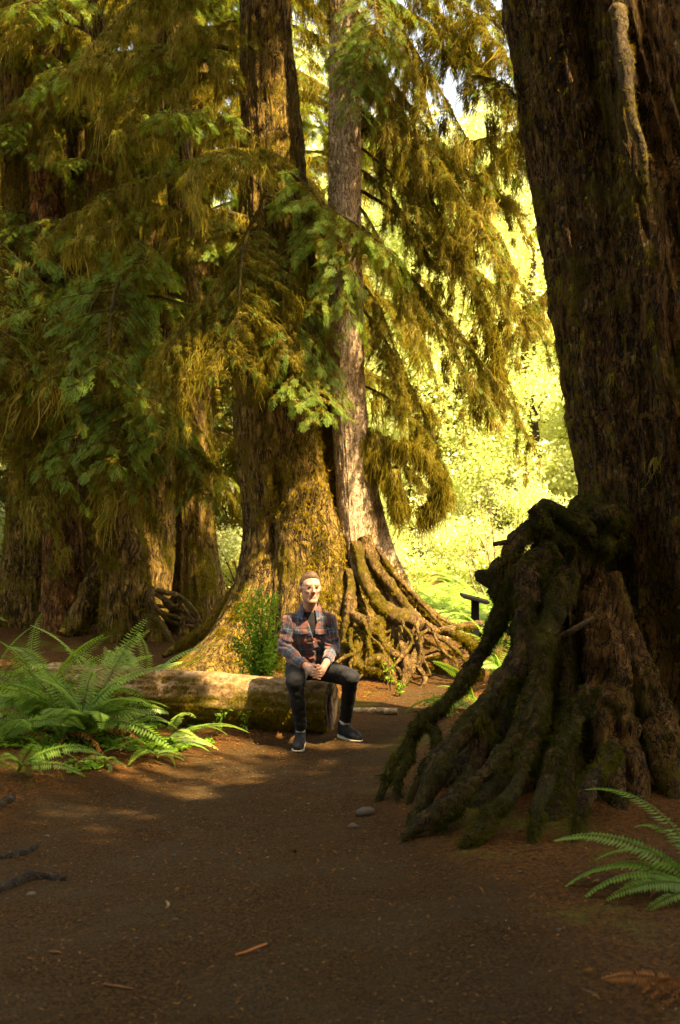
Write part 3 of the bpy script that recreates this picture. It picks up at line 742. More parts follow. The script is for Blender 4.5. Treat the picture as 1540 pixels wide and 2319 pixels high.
def stump():
    c = np.array([1.56, 7.5]); zs = np.array([-.1, 0, .3, .6, .9, 1.25, 1.5, 1.62, 1.70])
    rad = [.66, .60, .48, .42, .37, .33, .28, .19, .05]
    t = thing("tree_stump", (c[0], c[1], 0), "dark mossy stump wrapped in draping roots beside the giant trunk", "stump")
    lob = [(-176, .40, .55, 9), (-152, .52, .60, 9), (-128, .70, .50, 9), (-106, .85, .42, 8), (-86, .70, .36, 7), (-68, .40, .4, 7), (-25, -.34, 1.2, 42),
           (-140, -.12, .9, 5), (-117, -.16, .9, 5), (-95, -.16, .9, 5)]
    V, F = trunk_surface(zs, [c[0]] * 9, [c[1]] * 9, rad, lob, [(-100, .75, -.16, 13, .5), (-78, 1.1, -.16, 9, .4), (-150, 1.2, -.07, 10, .4), (178, 1.27, -.13, 30, .15)], 300, 190, -.12, 1.70, .060, 9, 15, .16)
    V = V + .03 * np.stack([fbm(V * 5, 3), fbm(V * 5 + 7, 3), V[:, 0] * 0], -1)
    b = part("stump_body", V, F, M_stump, t)
    add_tufts(b, V, F, 46000, (.012, .034), 41, None, M_tuft_dark, .5, "moss", 3.2, .04, .5)
    def rt(pts, rad, seed, moss=500, mat=M_stump, wob=.45, ns=10):
        sk = seed in (1, 2, 3, 5, 6, 7, 8, 9)
        pts = [P(q[0], q[1], q[2] + (-.01 if 5 <= seed <= 10 else 0)) for q in pts]
        return add_root(t, pts, [r * (.8 if 5 <= seed <= 10 else 1) for r in rad], mat, ns, wob * 1.35, seed, None, int(moss * 1.5), (.012, .036), "root", M_tuft_dark, .0, sk)
    # the thin outer root with the gap behind it
    rt([(1235, 1195, 7.1), (1200, 1200, 7.05), (1170, 1226, 7.0), (1152, 1290, 6.98), (1146, 1345, 6.95), (1128, 1405, 6.95), (1096, 1470, 6.95), (1050, 1540, 6.92), (1000, 1598, 6.9), (955, 1640, 6.9), (915, 1700, 6.88), (885, 1745, 6.85), (858, 1798, 6.8)],
       [.075, .070, .058, .048, .046, .044, .042, .045, .042, .04, .036, .03, .02], 1, 1100)
    rt([(955, 1635, 6.9), (985, 1655, 6.85), (990, 1700, 6.75), (962, 1745, 6.7), (925, 1785, 6.65)], [.04, .035, .035, .03, .02], 2, 200)
    rt([(930, 1680, 6.88), (925, 1725, 6.8), (905, 1760, 6.75), (900, 1795, 6.7)], [.03, .026, .022, .015], 3, 120)
    # burl on the outer root
    rng = np.random.default_rng(9)
    n = 40; th = np.linspace(0, 2*np.pi, n, endpoint=False); ph = np.linspace(.02, np.pi - .02, 24); T, Ph = np.meshgrid(th, ph)
    S = np.stack([np.cos(T) * np.sin(Ph), np.sin(T) * np.sin(Ph), -np.cos(Ph)], -1).reshape(-1, 3)
    V2 = P(1128, 1312, 7.02) + S * np.array([.085, .09, .13]) * (1 + .45 * fbm(S * 2.2 + 3, 3))[:, None]
    V2 += (S[:, :1] < -.6) * np.array([-.05, 0, .02]) * (np.abs(S[:, 2:]) < .35)
    bu = part("burl", V2, grid_faces(n, 24), M_stump, t); add_tufts(bu, V2, grid_faces(n, 24), 900, (.01, .025), 44, None, M_tuft_dark, .5, "moss", 3, 0)
    rt([(1160, 1350, 6.98), (1135, 1352, 7.0), (1112, 1330, 7.0)], [.045, .05, .04], 4, 80)
    # ridges that sweep down the front
    rt([(1255, 1250, 7.05), (1195, 1300, 6.95), (1185, 1380, 6.85), (1190, 1470, 6.8), (1130, 1560, 6.65), (1060, 1640, 6.5), (1000, 1730, 6.35), (945, 1800, 6.3)], [.10, .11, .10, .085, .08, .075, .07, .05], 5, 1800)
    rt([(1290, 1300, 6.95), (1240, 1420, 6.8), (1215, 1540, 6.65), (1195, 1630, 6.5), (1130, 1720, 6.3), (1070, 1780, 6.2), (1000, 1840, 6.1), (930, 1872, 6.05)], [.09, .085, .08, .065, .06, .06, .065, .04], 6, 1500)
    rt([(1230, 1560, 6.6), (1215, 1640, 6.45), (1190, 1720, 6.25), (1165, 1790, 6.1), (1110, 1850, 5.95), (1055, 1900, 5.85)], [.05, .055, .05, .05, .055, .03], 7, 900)
    rt([(1330, 1560, 6.6), (1300, 1650, 6.45), (1262, 1700, 6.3), (1240, 1770, 6.15), (1218, 1830, 6.0), (1204, 1895, 5.9)], [.06, .055, .05, .045, .035, .02], 8, 700)
    rt([(1390, 1700, 6.4), (1345, 1760, 6.2), (1320, 1820, 6.05), (1300, 1878, 5.95)], [.06, .06, .045, .02], 9, 600)
    rt([(1120, 1600, 6.7), (1085, 1690, 6.5), (1060, 1760, 6.3), (1020, 1800, 6.2)], [.05, .055, .05, .04], 10, 500)
    rt([(1270, 1440, 6.75), (1300, 1425, 6.72), (1345, 1398, 6.75)], [.010, .014, .012], 11, 0, M_branch)
    # broken top
    rt([(1290, 1235, 7.15), (1240, 1205, 7.05), (1216, 1160, 7.0), (1205, 1148, 7.0)], [.07, .055, .045, .035], 12, 260)
    rt([(1330, 1200, 7.2), (1285, 1180, 7.1), (1250, 1152, 7.08), (1228, 1138, 7.05)], [.09, .06, .05, .035], 13, 300)
    rt([(1275, 1215, 7.2), (1268, 1175, 7.2), (1245, 1145, 7.25)], [.06, .05, .03], 14, 150)
    rt([(1180, 1228, 7.0), (1148, 1228, 6.98), (1118, 1233, 6.95)], [.018, .016, .010], 15, 0)
    V3 = P(1345, 1205, 7.5) + S * np.array([.22, .26, .22]) * (1 + .5 * fbm(S * 2 + 8, 3))[:, None]
    o = part("stump_crown", V3, grid_faces(n, 24), M_stump, t); add_tufts(o, V3, grid_faces(n, 24), 5000, (.012, .034), 46, None, M_tuft_dark, .5, "moss", 3, -.2)
    return t
stump()

# ------------------------------------------------------------------ logs
def fallen_log(name, a, b, ra, rb, label, seed, ns=72, n=170, mossn=30000, mat=None):
    a, b = np.asarray(a, float), np.asarray(b, float)
    t = thing(name, (a + b) / 2 * np.array([1, 1, 0]), label, "log")
    u = np.linspace(0, 1, n); C = a + (b - a) * u[:, None]; d = (b - a) / np.linalg.norm(b - a)
    side = np.cross(d, [0, 0, 1]); side /= np.linalg.norm(side); up = np.cross(side, d)
    th = np.linspace(0, 2*np.pi, ns, endpoint=False)
    r = np.interp(u, [0, 1], [ra, rb])[:, None] * (1 + .0 * th[None])
    q = np.stack([np.cos(th)[None] * 2.0 + 0*u[:, None], np.sin(th)[None] * 2.0 + 0*u[:, None], u[:, None] * np.linalg.norm(b-a) * 1.4 + 0*th[None]], -1)
    r = r * (1 + .12 * fbm(q + seed, 3) + .06 * ridge(q * np.array([4, 4, 1.2]), 3) + .05 * fbm(q * 5 + 2, 2))
    V = (C[:, None] + (side * np.cos(th)[:, None] + up * np.sin(th)[:, None])[None] * r[..., None]).reshape(-1, 3)
    V = V.copy()
    # u direction must run counter-clockwise round the axis: side->up->..., axis d
    F = grid_faces(ns, n)[:, ::-1]
    o = part("log_bark", V, F, mat or M_logbark, t)
    if mossn: add_tufts(o, V, F, mossn, (.012, .040), 60 + seed, lambda p, nr: (nr[:, 2] < .72), M_tuft, .75, "moss", 3.0, -.16, .35)
    # rough sawn and split end faces
    for (ctr, ring, sg, nm) in ((b, V[-ns:], 1, "cut_end"), (a, V[:ns], -1, "cut_end")):
        k = 14; w = np.linspace(1, .0, k)
        E = ctr + (ring[None] - ctr) * w[:, None, None] * .995
        dep = .035 * fbm(E * np.array([9, 9, 2.2]), 3) - .05 * (1 - w[:, None]) + .03 * ridge(E * np.array([16, 16, 1.5]), 2)
        dep[0] = -.004
        E = E + d * sg * dep[..., None]
        G = grid_faces(ns, k); G = G if sg < 0 else G[:, ::-1]
        part(nm, E.reshape(-1, 3), G, M_cutwood, t)
    return t
def _cut():
    t = NT("split_wood"); p = t.pos((1, 1, .25), True)
    c = t.mix(t.ramp(t.noise(p, 24, 5, .7), .35, .62), (.045, .022, .010), (.34, .225, .115))
    c = t.mix(t.ramp(t.noise(p, 7, 4), .44, .54), c, (.022, .012, .006))
    return t.principled(c, .9, t.bump(t.noise(p, 60, 4), .6, .01), .15)
M_cutwood = _cut()
def _lb():
    t = NT("log_bark"); p = t.pos((1, 1, 1), True)
    c = t.mix(t.ramp(t.noise(p, 14, 5, .7), .35, .68), (.10, .056, .024), (.26, .165, .080))
    c = t.mix(t.ramp(t.noise(p, 5, 5, .65), .56, .64), c, (.32, .22, .14))
    c = t.mix(t.ramp(t.noise(p, 7.3, 3), .64, .70), c, (.22, .085, .035))
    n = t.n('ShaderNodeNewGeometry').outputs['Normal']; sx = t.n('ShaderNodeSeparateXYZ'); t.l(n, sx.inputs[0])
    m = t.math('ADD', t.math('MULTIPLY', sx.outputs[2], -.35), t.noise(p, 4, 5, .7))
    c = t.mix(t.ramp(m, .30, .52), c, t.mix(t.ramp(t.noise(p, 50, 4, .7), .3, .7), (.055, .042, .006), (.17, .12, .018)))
    return t.principled(c, .92, t.bump(t.noise(p, 45, 5, .7), .8, .02), .15)
M_logbark = _lb()
LOG = fallen_log("fallen_log", (-2.5, 9.89, .215), (-.07, 9.20, .195), .225, .205, "long mossy fallen log that the man sits on", 1)
0 and fallen_log("rotting_log", (-2.25, 8.05, .10), (-1.25, 8.85, .10), .15, .12, "short crumbling log under the ferns in front of the long log", 2, 48, 80, 5000)
fallen_log("fallen_branch", P(795, 1611, 9.95), P(900, 1611, 9.9), .035, .028, "small weathered branch lying on the path right of the man", 3, 20, 40, 0, M_deadwood)

# ------------------------------------------------------------------ sign
def sign():
    Y = 16.0; c = P(1075, 1355, Y); g = float(gz(c[0], Y))
    t = thing("information_sign", (c[0], Y, g), "dark tilted sign panel on a post at the clearing edge", "sign")
    m = NT("sign_metal").principled((.008, .008, .009), .9, None, .05)
    def box(cn, hs, rot=None):
        s = np.array([[x, y, z] for x in (-1, 1) for y in (-1, 1) for z in (-1, 1)], float) * hs
        if rot is not None: s = s @ rot.T
        return s + cn, np.array([[0, 1, 3, 2], [4, 6, 7, 5], [0, 4, 5, 1], [2, 3, 7, 6], [0, 2, 6, 4], [1, 5, 7, 3]])
    rot = np.array(Matrix.Rotation(R(15), 3, 'Y') @ Matrix.Rotation(R(3), 3, 'X'))
    v, f = box(c, (.20, .15, .016), rot); part("panel", v, f, m, t, smooth=False)
    v, f = box(c + np.array([0, 0, -.02]), (.175, .13, .012), rot); part("panel_bracket", v, f, m, t, smooth=False)
    h = (c[2] - g) / 2 + .04; v, f = box((c[0] + .01, Y + .03, g + h - .06), (.052, .045, h), None); part("post", v, f, m, t, smooth=False)
sign()

# ------------------------------------------------------------------ ferns
def frond_template(seed, e0, e1, npin=34, width=.115, curl=0.0, rag=0.0):
    rng = np.random.default_rng(seed); n = 40; s = np.linspace(0, 1, n); ph = R(e0) + (R(e1) - R(e0)) * s ** 1.2
    C = np.cumsum(np.stack([np.cos(ph), 0.02 * np.sin(s * 5 + seed), np.sin(ph)], -1), 0) / n
    C -= C[0]; T = np.gradient(C, axis=0); T /= np.linalg.norm(T, axis=1)[:, None]
    V = []
    for i in range(npin):
        u = .16 + .83 * i / npin; q = u * (n - 1); k = min(n - 2, int(q)); p = C[k] + (C[k+1] - C[k]) * (q - k); t = T[k]
        w = width * min(1, (u - .08) * 5.0) * (1 - ((u - .16) / .86) ** 2.2) + .008
        for sd in (-1, 1):
            if rng.random() < rag: continue
            l = w * rng.uniform(.86, 1.1) * (1 - rag * .5)
            d = np.array([0, sd * 1.0, 0]) + t * .28 + np.array([0, 0, -.22 - curl * rng.random()]); d /= np.linalg.norm(d)
            sv = np.cross(d, [0, 0, 1]); sv = sv if np.linalg.norm(sv) > .1 else np.array([1., 0, 0]); sv /= np.linalg.norm(sv)
            V.append(blade(p, d, sv, l, .024, .12))
    V = np.vstack(V); F = np.arange(len(V)).reshape(-1, 4); tn = np.clip(.5 + rng.normal(0, .1, len(V) // 4), 0, 1).repeat(4)
    tn = np.clip(tn + .35 * (np.linalg.norm(V, axis=1) - .5), 0, 1)
    mb = MB(); mb.add(V, F, 0, tn)
    v, f = tube(C[::3], [.006, .002], 4, 16); mb.add(v, f, 0, .15)
    return mb
FR = [frond_template(1, 72, -18, 34, .115, .1, .03), frond_template(2, 60, -40, 32, .12, .2, .05), frond_template(3, 48, -28, 36, .105, .1, .08), frond_template(4, 80, 18, 34, .11, .1, .03), frond_template(5, 38, -50, 34, .115, .2, .04)]
FROND = {}
def frond_mesh(k, mat):
    key = (k, mat.name)
    if key not in FROND: FROND[key] = FR[k].data("frond", mat, False)
    return FROND[key]
DEADF = frond_template(9, 50, -95, 30, .06, 1.6, .25).data("dead_frond", M_fern_dead, False)
def fern(loc, n, L, label, mat=None, seed=0, az=(0, 360), kinds=(0, 1, 2, 3), dead=0, group=None, tilt=0.0, extra=(), cat="fern"):
    rng = np.random.default_rng(seed); t = thing("fern", loc, label, cat, group); mat = mat or M_fern
    for i in range(n):
        a = az[0] + (az[1] - az[0]) * (i + rng.random() * .8) / n; k = kinds[rng.integers(len(kinds))]
        o = link("frond", frond_mesh(k, mat), t); l = L * rng.uniform(.65, 1.12)
        o.matrix_local = Matrix.Rotation(R(a), 4, 'Z') @ Matrix.Rotation(R(rng.uniform(-14, 14) + tilt), 4, 'Y') @ Matrix.Rotation(R(rng.uniform(-38, 38)), 4, 'X') @ Matrix.Diagonal((l, l * rng.uniform(.7, 1.15), l * rng.uniform(.8, 1.15), 1))
    for (a, l, k, ro) in extra:
        o = link("frond", frond_mesh(k, mat), t); o.matrix_local = Matrix.Rotation(R(a), 4, 'Z') @ Matrix.Rotation(R(ro), 4, 'X') @ Matrix.Diagonal((l, l, l, 1))
    for i in range(dead):
        o = link("dead_frond", DEADF, t); l = L * rng.uniform(.45, .8); a = rng.uniform(*az)
        o.matrix_local = Matrix.Rotation(R(a), 4, 'Z') @ Matrix.Rotation(R(rng.uniform(-30, 30)), 4, 'X') @ Matrix.Diagonal((l, l, l, 1))
    return t
def gp(px, py, Y):   # ground point under a photo pixel column
    x = (px - 770) * Y / FPX; return gpt(x, Y)
fern(gp(175, 0, 8.3), 34, 1.08, "large dark green sword fern with brown dead fronds at the log's left", M_fern, 1, (0, 360), (0, 1, 3, 0), 7)
fern(gp(318, 0, 10.3), 26, 1.05, "bright yellow green fern growing behind the long log", M_fern_pale, 2, (0, 360), (0, 1, 2, 3), 0)
fern(gp(215, 0, 10.6), 16, .95, "smaller lime fern half hidden behind the large dark sword fern", M_fern_pale, 12, (0, 360), (0, 1, 3), 0)
fern(gp(350, 0, 8.15), 9, .42, "small drooping fern at the path edge below the log", M_fern, 3, (-170, 20), (1, 2, 4), 0)
fern(gp(385, 0, 8.75), 5, .62, "thin pale fern with fronds lying across the log's face", M_fern_pale, 4, (-75, 25), (4, 2), 0)
fern(gp(240, 0, 7.75), 6, .30, "tiny fern at the path edge in front of the crumbling log", M_fern, 5, (-150, -20), (1, 4), 0)
fern(gp(40, 0, 7.2), 9, .58, "low fern at the left frame edge near a mossy bank", M_fern, 6, (-120, 60), (1, 2, 4), 2)
fern(gp(-30, 0, 9.0), 9, .85, "dark fern poking in from the left frame edge above the log", M_fern, 7, (-60, 90), (0, 1, 3), 0)
fern(gp(1075, 0, 10.0), 7, .62, "arching fern by the exposed roots left of the dark stump", M_fern, 8, (100, 215), (1, 4, 2), 0, None, 0, ((175, .70, 4, 20), (160, .95, 3, 60), (150, .62, 4, -20)))
fern(gp(1130, 0, 11.6), 9, .95, "upright fern rising behind the stump's outer root", M_fern, 9, (60, 300), (0, 3), 0)
fern(gp(1600, 0, 5.1), 8, .56, "green fern reaching in from the right edge below the giant trunk", M_fern, 10, (110, 215), (1, 4), 3, None, 0, ((168, .74, 4, 12), (150, .80, 2, -12), (140, .85, 0, 10), (185, .68, 4, 8)))
fern(gp(1585, 0, 4.0), 1, .50, "withered rust brown fern in the bottom right corner", M_fern_dead, 11, (150, 230), (4,), 9)

fern(gp(95, 0, 8.75), 20, .92, "dark fern between the frame edge and the large sword fern", M_fern, 13, (0, 360), (0, 1, 3), 3)
fern(gp(265, 0, 8.75), 16, .55, "medium fern in front of the log right of the large sword fern", M_fern, 14, (0, 360), (0, 1, 2), 2)
fern(gp(5, 0, 8.0), 14, .62, "leafy fern at the left frame edge in front of the log", M_fern, 15, (-100, 100), (0, 1, 2), 2)
# ------------------------------------------------------------------ small plants
def leafy_bush(loc, h, w, nst, leaf, label, seed, mat=None, nleaf=60, name="shrub", cat="shrub", lean=(0, 0), group=None):
    rng = np.random.default_rng(seed); t = thing(name, loc, label, cat, group)
    st = MB(); X, O, S = [], [], []
    for i in range(nst):
        a = rng.uniform(0, 6.28); r = w * rng.uniform(.2, 1); hh = h * rng.uniform(.5, 1.05)
        pts = np.array([[0, 0, 0], [r * .3 * math.cos(a), r * .3 * math.sin(a), hh * .5], [r * math.cos(a) + lean[0], r * math.sin(a) + lean[1], hh]])
        v, f = tube(pts, [.005, .002], 4, 10); st.add(v, f)
        C = catmull(pts, 30); m = nleaf
        k = rng.integers(7, 30, m); d = rng.normal(0, 1, (m, 3)); d[:, 2] = d[:, 2] * .5 + .1; d /= np.linalg.norm(d, axis=1)[:, None]
        off = rng.random(m)[:, None] * .28 * w * (1 - .4 * (k / 30.)[:, None])
        O.append(C[k] + d * off); X.append(d + rng.normal(0, .4, d.shape)); S.append(leaf * rng.uniform(.6, 1.3, m))
    part("stem", st.get()[0], st.get()[1], M_branch, t, world=False)
    X, O, S = np.vstack(X), np.vstack(O), np.concatenate(S)
    lv = blade([0, 0, 0], [1, 0, 0], [0, 1, 0], 1, .55, .2); lf = np.array([[0, 1, 2, 3]])
    mb = MB(); scatter(mb, [(lv, lf)], rot_frames(X, None, rng.normal(0, .6, len(X)), S), O, np.clip(.55 + rng.normal(0, .25, len(X)), 0, 1), rng)
    V, F, M, T = mb.get(); part("leaf_spray", V, F, mat or M_clover, t, world=False, smooth=False, tint=T)
    return t
leafy_bush(gp(594, 0, 10.5), 1.0, .28, 22, .040, "bright green bush of tiny leaves just left of the man", 1, None, 170, lean=(.0, -.05))
leafy_bush(gp(650, 0, 9.75), .50, .10, 6, .028, "low sprig of small leaves directly behind the log beside the man's hip", 2, None, 40)
leafy_bush(gp(548, 0, 9.95), .55, .05, 3, .055, "single round leaved sprout standing behind the log", 3, None, 14)
leafy_bush(gp(884, 0, 11.3), .30, .07, 4, .050, "tall clump of round green leaves under the exposed roots", 4, None, 8)
leafy_bush(gp(905, 0, 11.0), .17, .08, 4, .050, "low clump of round green leaves at the path edge under the roots", 5, None, 8)
leafy_bush(gp(492, 0, 8.95), .30, .05, 3, .040, "small twining sprig growing up the front of the log", 6, None, 12, lean=(.05, -.02))
leafy_bush(gp(555, 0, 9.05), .18, .05, 3, .035, "tiny sprig at the foot of the log", 7, None, 10)
leafy_bush(gp(1010, 0, 9.6), .20, .2, 8, .035, "patch of low leaves behind the stump's outer root", 8, None, 30)

# ground cover of small leaves under the left ferns, and loose litter
def ground_scatter(name, n, region, size, mat, seed, lift=.0, flat=.25, ratio=.5, kindt=None):
    rng = np.random.default_rng(seed); x = rng.uniform(region[0], region[1], n); y = rng.uniform(region[2], region[3], n)
    if kindt: 
        k = kindt(x, y, rng); x, y = x[k], y[k]
    z = gz(x, y) - .03 * sst(-.1, .35, in_path(x, y)); a = rng.uniform(0, 6.28, len(x))
    d = np.stack([np.cos(a), np.sin(a), rng.normal(0, flat, len(x))], -1)
    lv = blade([-.5, 0, 0], [1, 0, 0], [0, 1, 0], 1, ratio, .15); lf = np.array([[0, 1, 2, 3]])
    mb = MB(); scatter(mb, [(lv, lf)], rot_frames(d, None, rng.normal(0, flat, len(x)), rng.uniform(size[0], size[1], len(x))), np.stack([x, y, z + lift + rng.uniform(.006, .014, len(x))], -1), np.clip(rng.beta(1.3, 2.2, len(x)), 0, 1), rng)
    V, F, M, T = mb.get(); return tag(link(name, mesh_data(name, V, F, mat, smooth=False, tint=T)), kind='stuff')
M_litter = leaf_mat("litter", [(0, (.035, .018, .008)), (.55, (.16, .075, .026)), (.9, (.24, .12, .045)), (1, (.34, .23, .12))], .05)
g = ground_scatter("ground_cover", 26000, (-4.2, -.95, 6.4, 9.9), (.018, .048), M_clover, 1, .01, .4, .8, lambda x, y, r: (in_path(x, y) < -.12) & (fbm(np.stack([x, y, x*0], -1) * 2.0, 3) > -.05))
g = ground_scatter("forest_litter", 75000, (-3.2, 3.2, 2.9, 13), (.006, .030), M_litter, 2, 0, .18, .28, lambda x, y, r: (in_path(x, y) < .05) | (r.random(len(x)) < .6))
g = ground_scatter("fallen_leaves", 900, (-3.2, 3.0, 3.0, 12), (.02, .055), M_litter, 3, .004, .3, .45, lambda x, y, r: (in_path(x, y) < .1) | (r.random(len(x)) < .25))

M_stone = NT("grey_stone"); _p = M_stone.pos((1, 1, 1), True)
M_stone = M_stone.principled(M_stone.mix(M_stone.ramp(M_stone.noise(_p, 30, 4), .35, .7), (.03, .024, .018), (.095, .078, .058)), .85, None, .3)
M_darkstone = NT('dark_stone').principled((.055, .045, .036), .8, None, .3)
def stone_mesh(seed, n=10):
    th = np.linspace(0, 2*np.pi, n, endpoint=False); ph = np.linspace(.05, np.pi - .05, 7); T, Ph = np.meshgrid(th, ph)
    S = np.stack([np.cos(T) * np.sin(Ph), np.sin(T) * np.sin(Ph), -np.cos(Ph)], -1).reshape(-1, 3)
    return S * np.array([1, .8, .55]) * (1 + .35 * fbm(S * 1.6 + seed * 5, 2))[:, None], grid_faces(n, 7)
def pebbles():
    rng = np.random.default_rng(21); n = 220; x = rng.uniform(-2.4, 2.2, n); y = rng.uniform(3, 9, n); mb = MB()
    z = gz(x, y) - .03 * sst(-.1, .35, in_path(x, y))
    tp = [stone_mesh(i) for i in range(4)]
    scatter(mb, tp, yaw_frames(rng.uniform(0, 6.28, n), rng.lognormal(-5.1, .45, n)), np.stack([x, y, z + .004], -1), np.full(n, .5), rng)
    V, F, M, T = mb.get(); tag(link("pebbles", mesh_data("pebbles", V, F, M_stone)), kind='stuff')
pebbles()
def stone(px, py, s, label):
    Y = 1.6 * FPX / (py - HY); p = gpt((px - 770) * Y / FPX, Y, s * .2); v, f = stone_mesh(px, 16)
    o = link("stone", mesh_data("stone", v * s, f, M_darkstone), None, p); tag(o, label, "stone")
stone(828, 1832, .055, "dark angular stone lying on the path near the stump's roots")
stone(800, 1855, .03, "small pebble left of the dark angular stone")
M_twig = NT("red_twig").principled((.30, .105, .035), .8, None, .2)
M_twigd = NT("brown_twig").principled((.13, .062, .028), .85, None, .2)
def twig(pts, r, label, mat, seed, name="twig", cat="twig", wob=.3):
    W = []
    for px, py in pts:
        Y = 1.6 * FPX / (py - HY); W.append(gpt((px - 770) * Y / FPX, Y, r * (.75 if name == 'twig' else .15)))
    v, f = tube(W, [r * .7, r, r * .6], 7, 30, wob, 30, seed=seed); o = thing(name, W[0], label, cat); part("stick" if name == "twig" else "root_wood", v, f, mat, o); return o
twig([(534, 2164), (558, 2158), (582, 2150), (604, 2142)], .0062, "orange red twig lying on the dark path in the foreground", M_twig, 1)
twig([(232, 2226), (262, 2230), (300, 2236)], .005, "thin brown twig on the path at the lower left", M_twigd, 2)
twig([(378, 2036), (382, 2046), (376, 2054)], .006, "short curved tan twig in the middle of the path", M_deadwood, 3)
twig([(1318, 2236), (1345, 2248), (1360, 2262)], .004, "fine brown twig among the litter near the withered fern", M_twigd, 4)
twig([(112, 2150), (124, 2151), (138, 2153)], .006, "stubby dark twig on the path's left side", M_twigd, 5)
M_groot = bark_mat("worn_root", (.060, .050, .038), (.02, .016, .012), MOSS, .15, 20, .5)
def groot(pts, r, label, seed): 
    o = twig(pts, r, label, M_groot, seed, "exposed_root", "root", .25)
groot([(-30, 2012), (20, 1992), (62, 1972), (96, 1969), (150, 1975)], .030, "thick worn grey root surfacing at the path's left edge", 6)
groot([(-30, 1925), (30, 1918), (62, 1906), (84, 1893)], .022, "slim mossy root just beyond the thick worn grey root", 7)
0 and groot([(140, 1822), (180, 1806), (215, 1800), (236, 1802)], .016, "grey root showing through the soil below the left fern", 8)
groot([(-20, 1842), (15, 1826), (30, 1818)], .03, "mossy root hump at the left frame edge", 9)
# ------------------------------------------------------------------ branches of the trees
def axis_at(zs, cx, z): return float(np.interp(z, zs, cx))
def whorl(t, zs, cx, Y0, n, z0, z1, az0, az1, l0, l1, kinds, seed, rad=.2, parts=('moss', 'needle'), pw=1.0):
    rng = np.random.default_rng(seed)
    for i in range(n):
        z = z0 + (z1 - z0) * ((i + rng.random()) / n) ** pw; a = rng.uniform(az0, az1)
        b = np.array([axis_at(zs, cx, z) + rad * math.cos(R(a)) * .8, Y0 + rad * math.sin(R(a)) * .8, z])
        add_branch(t, b, a, rng.uniform(l0, l1), kinds[rng.integers(len(kinds))], rng.uniform(-8, 8), parts)
# central spruce: towards the camera and to the left
whorl(spruce, sp_z, sp_cx, 13.0, 19, 4.1, 8.6, -185, -98, 1.0, 2.3, ('mossy', 'mossy', 'green', 'hang'), 1, .42)
# crowns above the picture
whorl(spruce, sp_z, sp_cx, 13.4, 20, 8.8, 15, -180, 180, 1.8, 3.2, ('mossy', 'green'), 2, .25)
branch_to(spruce, P(612, 640, 12.6), P(650, 905, 11.6), 'green', 0)
branch_to(spruce, P(612, 690, 12.6), P(735, 940, 11.7), 'green', 1)
branch_to(spruce, P(630, 600, 12.6), P(745, 880, 11.9), 'green', 2)
branch_to(spruce, P(600, 470, 12.7), P(905, 580, 11.6), 'green', 3)
branch_to(spruce, P(600, 440, 12.7), P(800, 715, 11.6), 'green', 0)
branch_to(spruce, P(600, 360, 12.7), P(830, 650, 11.8), 'green', 2)
branch_to(spruce, P(600, 500, 12.5), P(490, 830, 11.4), 'mossy', 0)
branch_to(spruce, P(600, 560, 12.5), P(560, 860, 11.3), 'hang', 0)
branch_to(spruce, P(590, 520, 12.6), P(640, 820, 11.6), 'mossy', 2)
# pale tree: falling limbs on the right
T_ = pale
for i, (b, tip, k) in enumerate([
    ((800, -150, 12.6), (1010, 330, 12.0), 'fall'), ((800, -60, 12.7), (1120, 420, 12.6), 'fall'), ((806, 120, 12.8), (1150, 560, 13.4), 'fall'),
    ((812, 330, 12.6), (1110, 640, 12.6), 'fall'), ((812, 250, 12.9), (1215, 690, 13.8), 'fall'), ((812, 470, 12.6), (1000, 860, 12.3), 'fall'),
    ((812, 420, 12.8), (1235, 830, 13.4), 'fall'), ((812, 560, 12.7), (1120, 930, 12.9), 'fall'), ((812, 640, 12.7), (930, 930, 12.5), 'hang'),
    ((816, 500, 12.9), (1200, 1010, 13.8), 'fall'), ((812, 690, 12.8), (1040, 1090, 13.2), 'fall'), ((818, 870, 12.7), (985, 1010, 12.7), 'mossy'),
    ((820, 985, 12.7), (985, 1130, 12.6), 'hang'), ((820, 990, 12.75), (900, 1150, 12.8), 'hang'), ((815, 760, 12.7), (900, 870, 12.3), 'mossy'),
    ((806, 20, 12.6), (900, 330, 12.0), 'hang'), ((806, -120, 12.6), (1190, 180, 12.4), 'mossy'), ((806, -20, 12.6), (1160, 250, 12.6), 'mossy'),
    ((806, 40, 12.6), (860, 200, 11.8), 'green'), ((800, 90, 12.5), (800, 260, 11.7), 'green'), ((790, -60, 12.5), (850, 120, 11.6), 'green'),
    ((806, 180, 12.7), (1010, 420, 12.5), 'hang'), ((806, 380, 12.8), (980, 600, 12.8), 'hang'), ((812, 300, 13.0), (1180, 480, 14.2), 'hang')]):
    branch_to(T_, P(*b), P(*tip), k, i % len(TPL[k]))
whorl(pale, pl_z, pl_cx, 12.8, 3, 5.8, 8.2, -30, 40, 2.0, 3.4, ('fall', 'hang', 'fall'), 5, .12)
# a low bough that curls over and hangs heavy with moss
_c = catmull([P(818, 975, 12.62), P(880, 1000, 12.45), P(945, 1022, 12.4), P(985, 1058, 12.4), P(1000, 1100, 12.4), P(985, 1140, 12.45), P(950, 1165, 12.5)], 60)
_v, _f = tube(_c, [.035, .03, .026, .03, .03, .02, .008], 8, 60, .4, 9)
_b = part("branch", _v, _f, M_branch, pale)
_q = np.random.default_rng(41); _k = (_q.random(900) ** .8 * 59).astype(int)
hang_on(_b, _c[_k] + _q.normal(0, .035, (900, 3)), 1, .06, .30, 43)
_c = catmull([P(826, 1000, 12.6), P(846, 1030, 12.5), P(880, 1075, 12.5), P(905, 1130, 12.5), P(900, 1160, 12.5)], 40)
_v, _f = tube(_c, [.03, .02, .008], 7, 40, .4, 9); _b = part("branch", _v, _f, M_branch, pale); _k = (_q.random(600) * 39).astype(int)
